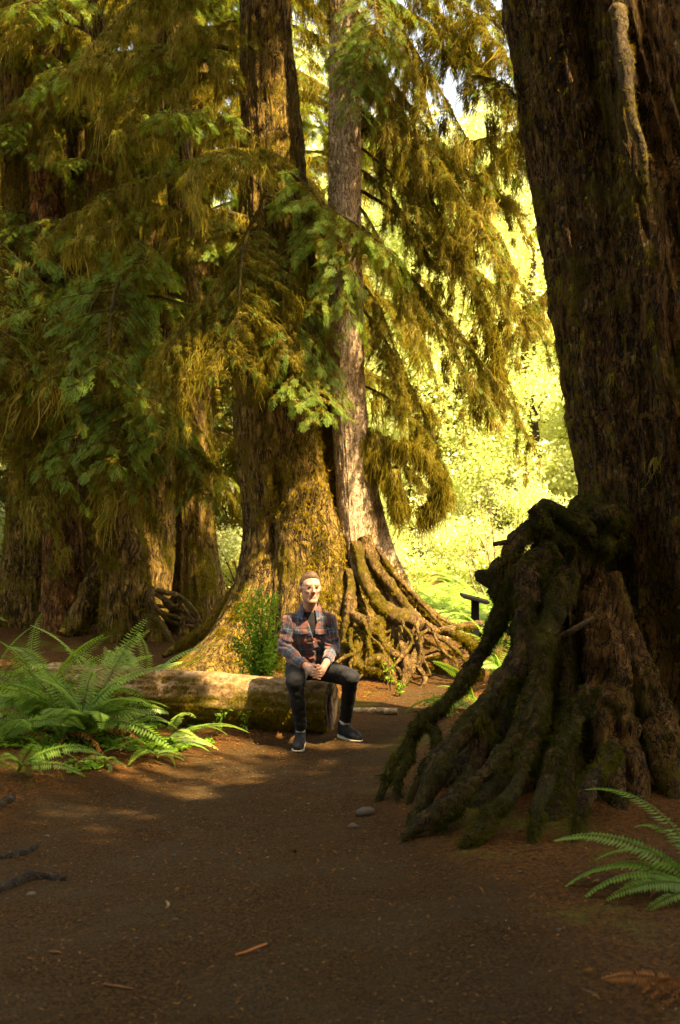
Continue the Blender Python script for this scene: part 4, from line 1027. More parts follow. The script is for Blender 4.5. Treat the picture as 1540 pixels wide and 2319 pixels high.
hang_on(_b, _c[_k] + _q.normal(0, .06, (600, 3)), 1, .06, .26, 44)
whorl(pale, pl_z, pl_cx, 12.7, 8, 8.2, 14, -60, 120, 1.5, 2.6, ('mossy', 'hang'), 4, .15)
# the left row
for i, (t, zs, cx, rad, Y0) in enumerate(LEFT):
    n = [14, 20, 17, 19, 10, 13][i]; z0 = [4.0, 3.3, 3.7, 3.5, 4.4, 3.7][i]
    whorl(t, zs, cx, Y0, n, z0, 9.8, -165, -15, .9, 2.1, ('mossy', 'hang', 'green', 'green'), 30 + i, .2)
    whorl(t, zs, cx, Y0, 6, 9.8, 15, -180, 180, 1.8, 3.0, ('mossy', 'green'), 50 + i, .2)
t3, z3, c3 = LEFT[1][:3]
for j, (b, tip, k) in enumerate([((262, 800, 15.2), (170, 1080, 13.4), 'green'), ((262, 820, 15.2), (285, 1060, 13.2), 'green'), ((265, 840, 15.2), (395, 1000, 13.4), 'green'), ((262, 760, 15.2), (335, 1120, 13.3), 'mossy'),
                                 ((265, 860, 15.2), (440, 1130, 13.6), 'mossy'), 
                                 ((258, 640, 15.2), (120, 880, 12.6), 'mossy'), ((258, 600, 15.2), (300, 860, 12.6), 'green')]):
    branch_to(t3, P(*b), P(*tip), k, j % 4)
for j, (b, tip, k) in enumerate([((60, 640, 16.2), (-20, 980, 13.6), 'hang'), ((62, 600, 16.2), (90, 900, 13.6), 'mossy'), ((62, 560, 16.2), (30, 830, 13.4), 'mossy'), ((60, 520, 16.2), (-30, 760, 13.4), 'green'), ((64, 700, 16.2), (40, 1010, 14.6), 'hang')]):
    branch_to(LEFT[3][0], P(*b), P(*tip), k, j % 4)
# a mossy conifer half hidden behind the giant, reaching left into the clearing
hid = thing("conifer_tree", (3.55, 15.5, float(gz(3.55, 15.5))), "mossy conifer mostly hidden behind the giant trunk, its limbs drooping into the clearing", "tree")
_hz, _hc = [0, 14], [3.55, 3.45]
_V, _F = trunk_surface(np.array([0, 14.]), _hc, [15.5, 15.5], [.34, .16], [(a, .3, .5, 20) for a in (-150, -60, 30, 110)], [], 90, 120, -.1, 14, .02, 10, 33)
part("trunk", _V, _F, M_bark_left, hid)
whorl(hid, _hz, _hc, 15.5, 5, 5.4, 9.5, 145, 200, 1.6, 2.6, ('fall', 'hang', 'mossy', 'green'), 34, .2)
whorl(hid, _hz, _hc, 15.5, 16, 10, 15, -160, -30, 2.4, 3.5, ('green', 'mossy'), 35, .2)  # high boughs out of view, added to shade the foliage
# giant: crown above the view, its boughs set to shade path and trunk
gz_, gc_ = [0, 5.25, 9, 20], [2.7, 1.84, 1.3, .6]
whorl(giant_t, gz_, gc_, 8.0, 20, 9.5, 17, 0, 140, 2.0, 3.4, ('mossy', 'green'), 71, .6)
whorl(giant_t, gz_, gc_, 8.0, 16, 6.3, 9, -125, -88, 2.2, 3.3, ('green', 'mossy'), 72, .6)
whorl(giant_t, gz_, gc_, 8.0, 16, 7.5, 17, -200, -50, 2.0, 3.2, ('mossy', 'green', 'green'), 70, .6)
branch_to(giant_t, P(1180, 230, 8.2), P(1060, 170, 7.9), 'mossy', 1, ('moss',))

# ------------------------------------------------------------------ trees added round the path, mostly out of frame, to shade it
def shade_tree(x, y, n, z0, z1, l0, l1, label, seed, r=.35, kinds=('green', 'mossy')):
    t = thing("conifer_tree", (x, y, 0), label, "tree", "conifers added to shade the path")
    zs = np.array([0, 20.]); V, F = trunk_surface(zs, [x, x], [y, y], [r, r * .3], [(a, .4, .5, 20) for a in (-150, -60, 30, 110)], [], 60, 80, -.1, 19, .03, 9, seed)
    part("trunk", V, F, M_bark_left, t)
    rng = np.random.default_rng(seed)
    for i in range(n):
        z = z0 + (z1 - z0) * (i + rng.random()) / n
        add_branch(t, (x, y, z), rng.uniform(0, 360), rng.uniform(l0, l1) * (1 - .45 * (z - z0) / (z1 - z0)), kinds[rng.integers(len(kinds))], rng.uniform(-6, 6))
for i, (x, y, n, z0, z1) in enumerate([(6.9, 3.0, 80, 3.5, 12), (5.0, 1.4, 80, 3.2, 10), (2.9, 1.5, 90, 4.8, 11), (4.4, -1.6, 70, 3, 13), (8.6, .6, 60, 3, 13), (-2.6, -4.0, 70, 2.5, 13), (1.6, -5.5, 70, 2.5, 13), (-7.5, -1.0, 60, 2, 13), (-5.4, .2, 60, 2.6, 12)]):
    shade_tree(x, y, n, z0, z1, 2.0 if x == 2.9 else 3.0, 3.2 if x == 2.9 else 4.4, "conifer out of view, added to shade the path", 100 + i)

for i, (x, y) in enumerate([(-7.6, 19.5), (-5.2, 21.5), (-2.6, 20.5), (-9.5, 17.5), (-1.2, 24.0)]):
    tt = thing("conifer_tree", (x, y, float(gz(x, y))), "mossy conifer in the dim forest behind the left row of trunks", "tree", "conifers behind the left row")
    _V, _F = trunk_surface(np.array([0, 16.]), [x, x], [y, y], [.36, .16], [(a, .3, .5, 20) for a in (-150, -60, 30, 110)], [], 70, 90, -.1, 15, .02, 10, 60 + i)
    part("trunk", _V, _F, M_bark_left, tt)
    whorl(tt, [0, 16], [x, x], y, 46, 2.6, 14.5, 0, 360, 2.0, 3.6, ('mossy', 'green', 'hang'), 160 + i, .2)
# ------------------------------------------------------------------ sunlit clearing behind
def leaf_cloud(rng, centers, radii, n, size, ratio=.62, droop=.3):
    k = rng.integers(0, len(centers), n); d = rng.normal(0, 1, (n, 3)); d /= np.linalg.norm(d, axis=1)[:, None]
    rr = rng.random(n)[:, None] ** .55
    O = centers[k] + d * rr * radii[k][:, None]; keep = fbm(O * 1.3 + 31, 3) > -.16; O = O[keep]; d = d[keep]
    X = d * .5 + rng.normal(0, .7, O.shape); X[:, 2] -= droop
    lv = blade([0, 0, 0], [1, 0, 0], [0, 1, 0], 1, ratio, .2); lf = np.array([[0, 1, 2, 3]])
    mb = MB(); tn = np.clip(.5 + .5 * fbm(O * .8 + 3, 2) + rng.normal(0, .15, len(O)), 0, 1)
    scatter(mb, [(lv, lf)], rot_frames(X, None, rng.uniform(-1, 1, len(O)), size * rng.lognormal(-.12, .42, len(O))), O, tn, rng); return mb
def bg_tree_mesh(seed, h, w, n, size):
    rng = np.random.default_rng(seed); tm = MB()
    ax = np.array([[0, 0, -.2], [.15, .1, h * .3], [-.1, .1, h * .6], [.1, 0, h * .95]]); v, f = tube(ax, [.20, .14, .09, .03], 9, 30, .2, 2, seed=seed); tm.add(v, f)
    Cs, Rs = [], []
    for i in range(26):
        z = h * rng.uniform(.16, 1.0); a = rng.uniform(0, 6.28); r = w * rng.uniform(.3, 1.0) * (1 - .55 * (z / h))
        c = np.array([r * math.cos(a), r * math.sin(a), z]); b = np.array([.1, .05, max(.3, z - .25 * r - .2)])
        v, f = tube([b, (b + c) / 2 + [0, 0, .25], c], [.045, .03, .01], 5, 10, .2, 3); tm.add(v, f); Cs.append(c); Rs.append(rng.uniform(.5, .95) * w * .38)
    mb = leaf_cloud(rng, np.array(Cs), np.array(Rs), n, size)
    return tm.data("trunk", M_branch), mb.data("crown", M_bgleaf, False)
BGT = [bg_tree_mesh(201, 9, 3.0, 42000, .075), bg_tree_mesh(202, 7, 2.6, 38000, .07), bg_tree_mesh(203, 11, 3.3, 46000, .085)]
def bg_shrub_mesh(seed, h, w, n, size):
    rng = np.random.default_rng(seed); tm = MB(); Cs, Rs = [], []
    for i in range(12):
        a = rng.uniform(0, 6.28); r = w * rng.uniform(.1, 1); c = np.array([r * math.cos(a), r * math.sin(a), h * rng.uniform(.25, .95)])
        v, f = tube([[0, 0, -.05], c * .5 + [0, 0, .1], c], [.02, .014, .005], 5, 10, .2, 3); tm.add(v, f); Cs.append(c); Rs.append(rng.uniform(.25, .5) * w)
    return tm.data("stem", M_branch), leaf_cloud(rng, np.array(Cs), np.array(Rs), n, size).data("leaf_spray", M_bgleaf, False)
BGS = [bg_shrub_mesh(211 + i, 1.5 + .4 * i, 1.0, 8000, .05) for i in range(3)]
def bg_fern_mesh(seed):
    rng = np.random.default_rng(seed); mb = MB()
    for i in range(13):
        V, F, M, T = FR[rng.integers(0, 4)].get(); l = rng.uniform(.75, 1.25); a = 6.28 * i / 13 + rng.normal(0, .2)
        Rm = np.array(Matrix.Rotation(a, 3, 'Z') @ Matrix.Rotation(rng.uniform(-.4, .4), 3, 'X')) * l; mb.add(V @ Rm.T, F, 0, T)
    return mb.data("fern", M_fern_pale, False)
BGF = [bg_fern_mesh(221 + i) for i in range(3)]
rng = np.random.default_rng(55)
def place(n, y0, y1, x0=None, x1=None, pw=1.0):
    out = []
    for i in range(n):
        y = y0 + (y1 - y0) * ((i + rng.random()) / n) ** pw; lo, hi = (-.31 * y - 1.5, .31 * y + 1.5) if x0 is None else (x0, x1)
        out.append((rng.uniform(lo, hi), y))
    return out
def clear_of_trees(x, y, r):
    return all(abs(x - t[2][0]) > r or abs(y - t[4]) > r for t in LEFT) and math.hypot(x + .5, y - 13) > 2.0 and math.hypot(x - .3, y - 12.7) > 1.6
BGP = []
for i, (x, y) in enumerate(place(60, 24, 70, pw=1.3)):
    if (x > -3 and y < 33) or any(math.hypot(x - a, y - b) < 4.6 for a, b in BGP): continue
    BGP.append((x, y))
BGP += [(3, 35.5), (6.2, 37.5), (9.5, 35), (5, 44), (.8, 40), (11.5, 42)]
for i, (x, y) in enumerate(BGP):
    tm, cm = BGT[i % 3]; s = rng.uniform(.9, 1.3) * (1.25 + max(0, y - 35) / 45)
    t = thing("maple_tree", (x, y, float(gz(x, y))), "sunlit yellow green tree in the bright clearing behind", "tree", "sunlit trees in the clearing"); t.rotation_euler[2] = rng.uniform(0, 6.28); t.scale = (s, s, s)
    link("trunk", tm, t); link("crown", cm, t)
for i, (x, y) in enumerate(place(80, 17.5, 36) + place(36, 36, 60)):
    if not clear_of_trees(x, y, 1.4) or (x > 0 and y < 21.5): continue
    tm, lm = BGS[i % 3]; s = rng.uniform(.7, 1.2) * (1 if y < 36 else 1.9)
    t = thing("shrub", (x, y, float(gz(x, y))), "sunlit yellow green shrub in the clearing behind the trees", "shrub", "shrubs in the clearing"); t.rotation_euler[2] = rng.uniform(0, 6.28); t.scale = (s, s, s * rng.uniform(.8, 1.2))
    link("stem", tm, t); link("leaf_spray", lm, t)
for i, (x, y) in enumerate(place(110, 15.0, 30) + place(60, 14.6, 21, .6, 4.6)):
    if not clear_of_trees(x, y, 1.0) or (abs(x - 1.87) < .9 and 14 < y < 16.6): continue
    o = link("fern", BGF[i % 3], None, (x, y, float(gz(x, y)))); s = rng.uniform(.75, 1.2); o.scale = (s, s, s); o.rotation_euler[2] = rng.uniform(0, 6.28)
    tag(o, "pale sunlit fern on the clearing floor behind the trees", "fern", "ferns in the clearing")

# bare pale twigs of a dead shrub in the clearing
def bare_shrub():
    c = P(1125, 1215, 19.0); c[2] = float(gz(c[0], 19.0)); t = thing("bare_shrub", c, "leafless pale grey shrub in the bright clearing left of the stump", "shrub"); rg = np.random.default_rng(17)
    for i in range(9):
        a = rg.uniform(0, 6.28); e = c + np.array([.55 * math.cos(a), .4 * math.sin(a), rg.uniform(1.3, 2.3)]); m = (c + e) / 2 + rg.normal(0, .12, 3); mb = MB()
        v, f = tube([c, m, e], [.022, .014, .004], 5, 14, .2, 5); mb.add(v, f)
        for k in range(4):
            u = rg.uniform(.4, .9); b0 = c + (e - c) * u + (m - (c + e) / 2) * .5; v, f = tube([b0, b0 + np.array([rg.normal(0, .2), rg.normal(0, .2), rg.uniform(.1, .4)])], [.007, .002], 4, 6); mb.add(v, f)
        mb.build("stem", M_deadwood, t)
bare_shrub()
# ------------------------------------------------------------------ the man on the log
class Field:
    """signed distance field on a grid, blended smoothly and turned into one closed surface"""
    def __init__(s, lo, hi, h):
        s.lo = np.asarray(lo, float); s.h = h; s.n = np.ceil((np.asarray(hi) - s.lo) / h).astype(int) + 1
        s.F = np.full(s.n, .08, dtype=np.float32)
    def box(s, lo, hi):
        a = np.clip(np.floor((lo - s.lo) / s.h).astype(int), 0, s.n); b = np.clip(np.ceil((hi - s.lo) / s.h).astype(int) + 1, 0, s.n)
        sl = tuple(slice(i, j) for i, j in zip(a, b)); g = [s.lo[i] + s.h * np.arange(a[i], b[i]) for i in range(3)]
        return sl, np.stack(np.meshgrid(*g, indexing='ij'), -1)
    def mix(s, sl, d, k):
        f = s.F[sl]
        if k <= 0: s.F[sl] = np.minimum(f, d); return
        hh = np.clip(.5 + .5 * (f - d) / k, 0, 1); s.F[sl] = f + (d - f) * hh - k * hh * (1 - hh)
    def cone(s, a, b, ra, rb, k=.02, sq=None):
        a, b = np.asarray(a, float), np.asarray(b, float); m = max(ra, rb) + .05 + k
        sl, p = s.box(np.minimum(a, b) - m, np.maximum(a, b) + m); ab = b - a; t = np.clip(((p - a) @ ab) / (ab @ ab), 0, 1)
        v = p - a - t[..., None] * ab
        s.mix(sl, np.linalg.norm(v, axis=-1) - (ra + (rb - ra) * t), k); return s
    def ell(s, c, r, k=.02, M=None):
        c, r = np.asarray(c, float), np.asarray(r, float); m = r.max() + .05 + k
        sl, p = s.box(c - m, c + m); q = p - c
        if M is not None: q = q @ M
        k0 = np.linalg.norm(q / r, axis=-1); k1 = np.linalg.norm(q / r ** 2, axis=-1) + 1e-9
        s.mix(sl, k0 * (k0 - 1) / k1, k); return s
    def chain(s, pts, rad, k=.015):
        for i in range(len(pts) - 1): s.cone(pts[i], pts[i+1], rad[i], rad[i+1], k)
        return s
    def cut(s, fn):
        """keep only where fn(p) < 0"""
        sl, p = s.box(s.lo, s.lo + s.h * s.n); s.F[sl] = np.maximum(s.F[sl], fn(p)); return s
    def bumpy(s, fn):
        sl, p = s.box(s.lo, s.lo + s.h * s.n); q = np.abs(s.F[sl]) < .05; f = s.F[sl]; f[q] += fn(p[q]).astype(np.float32); s.F[sl] = f; return s
    def mesh(s):
        F = s.F; pad = np.pad(F, 1, constant_values=.08); sg = pad < 0
        c = [pad[i:pad.shape[0]-1+i, j:pad.shape[1]-1+j, k:pad.shape[2]-1+k] for i in (0, 1) for j in (0, 1) for k in (0, 1)]
        ins = sum((x < 0).astype(np.int8) for x in c); act = (ins > 0) & (ins < 8); idx = np.full(act.shape, -1, np.int64); idx[act] = np.arange(act.sum())
        cv = np.stack([x[act] for x in c], -1).astype(np.float64); off = np.array([(i, j, k) for i in (0, 1) for j in (0, 1) for k in (0, 1)], float)
        acc = np.zeros((len(cv), 3)); cnt = np.zeros(len(cv))
        for a in range(8):
            for b in range(a + 1, 8):
                if np.abs(off[a] - off[b]).sum() != 1: continue
                x = (cv[:, a] < 0) != (cv[:, b] < 0); t = cv[:, a] / (cv[:, a] - cv[:, b] + 1e-20)
                acc[x] += off[a] + t[x][:, None] * (off[b] - off[a]); cnt += x
        V = (np.argwhere(act) + acc / cnt[:, None] - 1) * s.h + s.lo
        Q = []
        for ax in range(3):
            o1, o2 = (ax + 1) % 3, (ax + 2) % 3
            a = np.moveaxis(sg, ax, 0); d = a[:-1] != a[1:]; neg = a[:-1] & d
            w = np.argwhere(np.moveaxis(d, 0, ax)); w = w[(w[:, o1] > 0) & (w[:, o2] > 0)]
            fl = np.moveaxis(neg, 0, ax)[tuple(w.T)]
            def at(x, y):
                q = w.copy(); q[:, o1] += x; q[:, o2] += y; return idx[tuple(q.T)]
            q = np.stack([at(-1, -1), at(0, -1), at(0, 0), at(-1, 0)], -1); q[~fl] = q[~fl][:, ::-1]; Q.append(q)
        return V, np.vstack(Q)

def relax(V, F, it=2, lam=.5):
    """light smoothing of a closed quad surface"""
    E = np.vstack([F[:, [i, (i + 1) % 4]] for i in range(4)])
    for _ in range(it):
        S = np.zeros_like(V); C = np.zeros(len(V)); np.add.at(S, E[:, 0], V[E[:, 1]]); np.add.at(C, E[:, 0], 1)
        V = V + lam * (S / np.maximum(C, 1)[:, None] - V)
    return V

def build_man():
    root = thing("person", (-.24, 9.0, 0), "man in a blue and rust plaid shirt sitting on the mossy log, hands clasped", "person")
    X0 = -.240
    hip = np.array([X0 - .002, 9.09, .515]); neck = np.array([-.233, 8.93, 1.005]); 
    shL, shR = np.array([-.380, 8.955, .888]), np.array([-.092, 8.945, .896])
    elL, elR = P(643, 1468, 8.90), P(754, 1466, 8.90)
    wrL, wrR = P(697, 1512, 8.665), P(738, 1503, 8.665)
    hpL, hpR = np.array([-.335, 9.07, .505]), np.array([-.150, 9.07, .505])
    knL, knR = P(668, 1543, 8.55), P(794, 1534, 8.66)
    anL, anR = P(681, 1646, 8.68), P(783, 1630, 8.97)
    # head frame: looks towards the right of the camera
    ya = R(17); hf = np.array([math.sin(ya), -math.cos(ya), .03]); hf /= np.linalg.norm(hf); hr = np.cross(hf, [0, 0, 1.]); hr /= np.linalg.norm(hr); hu = np.cross(hr, hf)
    hc = P(703, 1333, 8.86); HM = np.stack([hr, hf, hu], -1) * 1.01
    H = lambda a, b, c: hc + HM @ np.array([a, b, c])
    # ---- body
    b = Field((-.62, 8.30, -.02), (.26, 9.30, 1.32), .005)
    b.ell(hip, (.155, .115, .10), .03).ell((X0, 9.03, .66), (.135, .095, .15), .04).ell((X0 + .003, 8.965, .82), (.150, .095, .15), .04)
    b.cone(shL, shR, .05, .05, .04).cone((-.235, 8.955, .93), H(0, -.02, -.06), .056, .052, .03)
    for sh, el, wr in ((shL, elL, wrL), (shR, elR, wrR)): b.cone(sh, el, .050, .040, .02).cone(el, wr, .040, .026, .015)
    for hp, kn, an in ((hpL, knL, anL), (hpR, knR, anR)): b.cone(hp, kn, .078, .050, .03).cone(kn, an, .050, .034, .02)
    # head
    b.ell(H(0, -.012, .032), (.077, .096, .088), .01, HM).ell(H(0, .010, -.030), (.0655, .072, .082), .025, HM).cone(H(-.010, .058, -.096), H(.010, .058, -.096), .016, .016, .022)
    b.cone(H(-.047, .0, -.060), H(-.016, .052, -.092), .013, .013, .03).cone(H(.047, .0, -.060), H(.016, .052, -.092), .013, .013, .03)
    b.cone(H(-.04, .072, .032), H(.04, .072, .032), .012, .012, .015).cone(H(-.046, .050, -.014), H(-.036, .064, -.020), .014, .013, .012).cone(H(.046, .050, -.014), H(.036, .064, -.020), .014, .013, .012)
    b.cone(H(0, .080, .020), H(0, .103, -.022), .0075, .0105, .007).cone(H(-.011, .090, -.026), H(.011, .090, -.026), .008, .008, .006)
    b.cone(H(-.017, .0735, -.0535), H(.017, .0735, -.0535), .0070, .0070, .006).cone(H(-.014, .0725, -.0655), H(.014, .0725, -.0655), .0078, .0078, .006)
    for sd in (-1, 1): b.ell(H(sd * .079, -.012, -.002), (.010, .020, .032), .006, HM)
    for sd in (-1, 1):       # eye sockets
        sl, p = b.box(H(sd * .031, .09, .010) - .04, H(sd * .031, .09, .010) + .04); d = .0145 - np.linalg.norm((p - H(sd * .031, .088, .010)), axis=-1)
        b.F[sl] = np.maximum(b.F[sl], d)
    # hands: palms and interlaced fingers over the lap
    pc = P(717, 1524, 8.585)
    for sd, wr in ((-1, wrL), (1, wrR)):
        palm = pc + np.array([sd * .036, .030, .012]); b.cone(wr, palm, .026, .031, .012).cone(palm + [0, 0, .020], palm + [0, -.008, -.024], .020, .018, .010)
        for i in range(4):
            k0 = palm + np.array([-sd * .006, -.022, .026 - .019 * i]); L = (.040, .046, .044, .034)[i]; z = -.004 + .0048 * sd
            k1 = k0 + np.array([-sd * .022, -.020, -.006 + z]); k2 = k1 + np.array([-sd * L * .72, .002, -.010]); k3 = k2 + np.array([-sd * .012, .018, -.004])
            b.chain([k0, k1, k2, k3], [.0092, .0086, .0077, .0068], .002)
        t0 = palm + np.array([-sd * .004, -.006, .030]); b.chain([t0, t0 + [-sd * .020, -.020, .014], t0 + [-sd * .040, -.028, .004 + .006 * sd]], [.012, .0105, .008], .005)
    V, F = b.mesh(); V = relax(V, F, 1, .35)
    # skin zones: lips, ears, nose and knuckles are pinker
    q = (V - hc) @ HM; z = np.exp(-((q[:, 0] / .022) ** 2 + ((q[:, 2] + .058) / .0095) ** 2)) * (q[:, 1] > .06)
    z = z + .45 * (np.abs(q[:, 0]) > .073) * (np.abs(q[:, 2]) < .05) * (np.linalg.norm(q, axis=1) < .12) + .3 * np.exp(-((q[:, 0] / .02) ** 2 + ((q[:, 2] + .02) / .015) ** 2)) * (q[:, 1] > .08)
    z = z + .28 * np.exp(-(((np.abs(q[:, 0]) - .042) / .022) ** 2 + ((q[:, 2] + .03) / .025) ** 2)) * (q[:, 1] > .03)
    t = NT("skin"); pz = t.pos((1, 1, 1))
    col = t.mix(t.math('MULTIPLY', t.attr(), .5), (.37, .195, .135), (.33, .115, .085)); col = t.mix(t.math('MULTIPLY', t.ramp(t.noise(pz, 40, 4), .4, .7), .25), col, (.46, .23, .15))
    M_skin = t.principled(col, .52, t.bump(t.noise(pz, 160, 3), .15, .004), .4, Subsurface_Weight=.12, Subsurface_Scale=.01)
    M_skin.node_tree.nodes['Principled BSDF'].inputs['Subsurface Radius'].default_value = (1, .35, .2)
    body = part("body", V, F, M_skin, root, tint=np.clip(z, 0, 1))
    # ---- eyes, brows
    M_eye = NT("eye_white").principled((.42, .35, .31), .35, None, .5); M_iris = NT("iris").principled((.05, .045, .04), .2, None, .5)
    M_hair = NT("hair"); pz = M_hair.pos((1, 1, .35)); hn = M_hair.noise(pz, 140, 4, .7)
    M_hair = M_hair.principled(M_hair.mix(M_hair.ramp(hn, .3, .7), (.042, .022, .011), (.110, .060, .032)), .6, M_hair.bump(hn, .7, .006), .3)
    th = np.linspace(0, 2*np.pi, 14, endpoint=False); ph = np.linspace(.03, np.pi - .03, 9); T, Ph = np.meshgrid(th, ph)
    S = np.stack([np.cos(T) * np.sin(Ph), -np.cos(Ph), np.sin(T) * np.sin(Ph)], -1).reshape(-1, 3); SF = grid_faces(14, 9)
    for sd in (-1, 1):
        e = H(sd * .031, .0695, .009); mb = MB(); mb.add(e + (S * .0125) @ HM.T, SF, 0); mb.add(e + (S * np.array([.0062, .003, .0062]) + np.array([.002, .0115, .0])) @ HM.T, SF, 1)
        mb.build("eye", [M_eye, M_iris], body)
        v, f = tube([H(sd * .013, .0865, .024), H(sd * .032, .0865, .027), H(sd * .048, .074, .022)], [.0042, .0046, .0022], 6, 10); part("eyebrow", v, f, M_hair, body)
        v, f = tube([H(sd * .018, .0835, .0165), H(sd * .031, .0855, .0185), H(sd * .044, .0765, .0145)], [.0034, .0040, .0024], 5, 9); part("eyelid", v, f, M_skin, body, tint=np.full(len(v), .8))
    # ---- hair: short sides, fuller top
    h = Field(hc - .17, hc + .17, .004)
    h.ell(H(0, -.013, .034), (.0805, .1005, .093), .01, HM).ell(H(-.002, .012, .080), (.056, .066, .046), .015, HM).ell(H(-.004, .016, .108), (.022, .036, .022), .03, HM)
    def line(p):
        q = (p - hc) @ HM; zl = np.interp(q[..., 1], [-.11, -.03, .015, .03, .052, .085], [-.075, -.045, -.012, .028, .068, .092]) + .010 * np.abs(q[..., 0]) / .07
        zl = zl + np.where(np.abs(q[..., 0]) < .05, .0, .0)
        return zl - q[..., 2]
    h.bumpy(lambda p: .0075 * np.exp(-np.maximum(0, -line(p)) / .016)).cut(line).bumpy(lambda p: .004 * fbm(p * np.array([90, 90, 60]), 3))
    v, f = h.mesh(); part("hair", v, f, M_hair, root)
    # ---- glasses
    M_fr = NT("clear_frame").principled((.40, .27, .20), .4, None, .3)
    mb = MB()
    for sd in (-1, 1):
        a = np.linspace(0, 2*np.pi, 25); ring = np.array([H(sd * .032 + .0235 * math.cos(k), .0985 - .012 * abs(sd * .032 + .0235 * math.cos(k)) / .05, .004 + .019 * math.sin(k)) for k in a])
        v, f = tube(ring, [.0010, .0010], 5, 40, cap=False); mb.add(v, f)
        v, f = tube([H(sd * .055, .086, .012), H(sd * .074, .05, .012), H(sd * .080, -.01, .010)], [.0014, .0014], 5, 14); mb.add(v, f)
    v, f = tube([H(-.010, .098, .010), H(0, .102, .013), H(.010, .098, .010)], [.002, .002], 5, 8); mb.add(v, f)
    mb.build("eyeglasses", M_fr, root)
    # ---- black t-shirt under the open shirt
    t = NT("black_cotton"); pz = t.pos((1, 1, 1)); M_tee = t.principled(t.mix(t.noise(pz, 60), (.006, .006, .007), (.014, .013, .013)), .9, t.bump(t.noise(pz, 30), .3, .01), .2)
    k = Field((-.50, 8.72, .60), (.04, 9.2, 1.06), .006)
    k.ell((X0, 9.03, .68), (.147, .104, .16), .04).ell((X0 + .003, 8.962, .82), (.160, .104, .15), .04).cone(shL + [.05, 0, -.01], shR + [-.05, 0, -.01], .056, .056, .05).cone((-.234, 8.955, .90), (-.232, 8.935, .975), .085, .068, .04)
    k.cut(lambda p: (p[..., 2] - (.968 + .22 * (p[..., 1] - 8.90))))
    v, f = k.mesh(); v = relax(v, f, 2); tee = part("t_shirt", v, f, M_tee, root)
    M_red = NT("red_print").principled((.45, .02, .02), .8, None, .2)
    # ---- plaid overshirt
    s = Field((-.56, 8.55, .42), (.10, 9.32, 1.06), .005)
    s.ell((X0, 9.065, .565), (.180, .140, .10), .04).ell((X0, 9.03, .67), (.162, .120, .16), .05).ell((X0 + .003, 8.965, .81), (.172, .118, .15), .05)
    s.cone(shL, shR, .056, .056, .05).cone((-.234, 8.96, .90), (-.232, 8.945, .975), .100, .072, .05)
    for sh, el, wr in ((shL, elL, wrL), (shR, elR, wrR)):
        we = wr + (el - wr) * .10; s.cone(sh, el, .064, .056, .03).cone(el, we, .056, .042, .02)
    cuts = [(wrL + (elL - wrL) * .12, wrL - elL), (wrR + (elR - wrR) * .12, wrR - elR)]
    def shirt_cut(p):
        d = np.full(p.shape[:-1], -1.)
        for c, n in cuts:
            n = n / np.linalg.norm(n); near = np.linalg.norm(p - c, axis=-1) < .085; d = np.where(near, np.maximum(d, (p - c) @ n), d)
        hem = (.478 + .02 * np.sin(p[..., 0] * 30)) - p[..., 2]; arm = p[..., 1] < 8.86
        d = np.where(~arm, np.maximum(d, hem), d)
        # open front: narrow V from the collar downwards
        u = np.clip((.985 - p[..., 2]) / .235, 0, 1); xc = -.222 + .020 * u; w = .050 * (1 - u) + .001
        v = np.where((p[..., 1] < 8.93) & (p[..., 2] > .760), w - np.abs(p[..., 0] - xc), -1.)
        d = np.maximum(d, v)
        d = np.maximum(d, np.where(np.linalg.norm(p[..., :2] - np.array([-.232, 8.94]), axis=-1) < .115, p[..., 2] - (.992 + .30 * (p[..., 1] - 8.94)), -1.))
        # placket seam below the opening
        return d
    def folds(p):
        a = fbm(p * np.array([16, 16, 9]) + 5, 3) * .012 + ridge(p * np.array([9, 9, 17]) + 2, 2) * .008
        for el in (elL, elR): a = a + .008 * np.exp(-(np.linalg.norm(p - el, axis=-1) / .10) ** 2) * np.sin(p[..., 2] * 110 + p[..., 0] * 70 + 5 * vnoise(p * 12))
        a = a + .010 * sst(.64, .50, p[..., 2]) * np.sin(p[..., 2] * 95 + 12 * p[..., 0]) * (p[..., 1] > 8.88)
        a = a - .006 * np.exp(-((p[..., 0] - (-.203)) / .012) ** 2) * (p[..., 1] < 8.98) * (p[..., 2] < .77)
        return a
    s.bumpy(folds).cut(shirt_cut)
    V, F = s.mesh(); V = relax(V, F, 1, .3)
    # cloth coordinates: along / across body or sleeve
    def seg(p, a, b):
        ab = b - a; t_ = np.clip(((p - a) @ ab) / (ab @ ab), 0, 1); return t_, np.linalg.norm(p - a - t_[:, None] * ab, axis=1)
    pu = (V[:, 0] - X0) * 1.0 + .5 * (V[:, 1] - 8.95) * np.sign(V[:, 0] - X0); pv = V[:, 2] + .25 * (V[:, 1] - 8.9); zone = np.zeros(len(V))
    dT = np.abs(V[:, 0] - X0) - .135
    for sg, sh, el, wr in ((-1, shL, elL, wrL), (1, shR, elR, wrR)):
        t1, d1 = seg(V, sh, el); t2, d2 = seg(V, el, wr); L1, L2 = np.linalg.norm(el - sh), np.linalg.norm(wr - el)
        arm = ((sg * (V[:, 0] - X0) > .128) & (d1 < .085) & (V[:, 2] > .60)) | ((d2 < .078) & (d2 < d1 + .02) & (V[:, 1] < el[1] + .03) & (V[:, 2] < el[2] + .08))
        up = d1 <= d2; al = np.where(up, t1 * L1, L1 + t2 * L2); ax = np.where(up[:, None], (el - sh) / L1, (wr - el) / L2)
        o = np.where(up[:, None], sh + t1[:, None] * (el - sh), el + t2[:, None] * (wr - el)); r_ = V - o
        e1 = np.cross(ax, [0, 1., 0]); e1 /= np.linalg.norm(e1, axis=1)[:, None]; e2 = np.cross(ax, e1)
        an = np.arctan2((r_ * e1).sum(1), -(r_ * e2).sum(1) * 1.0)
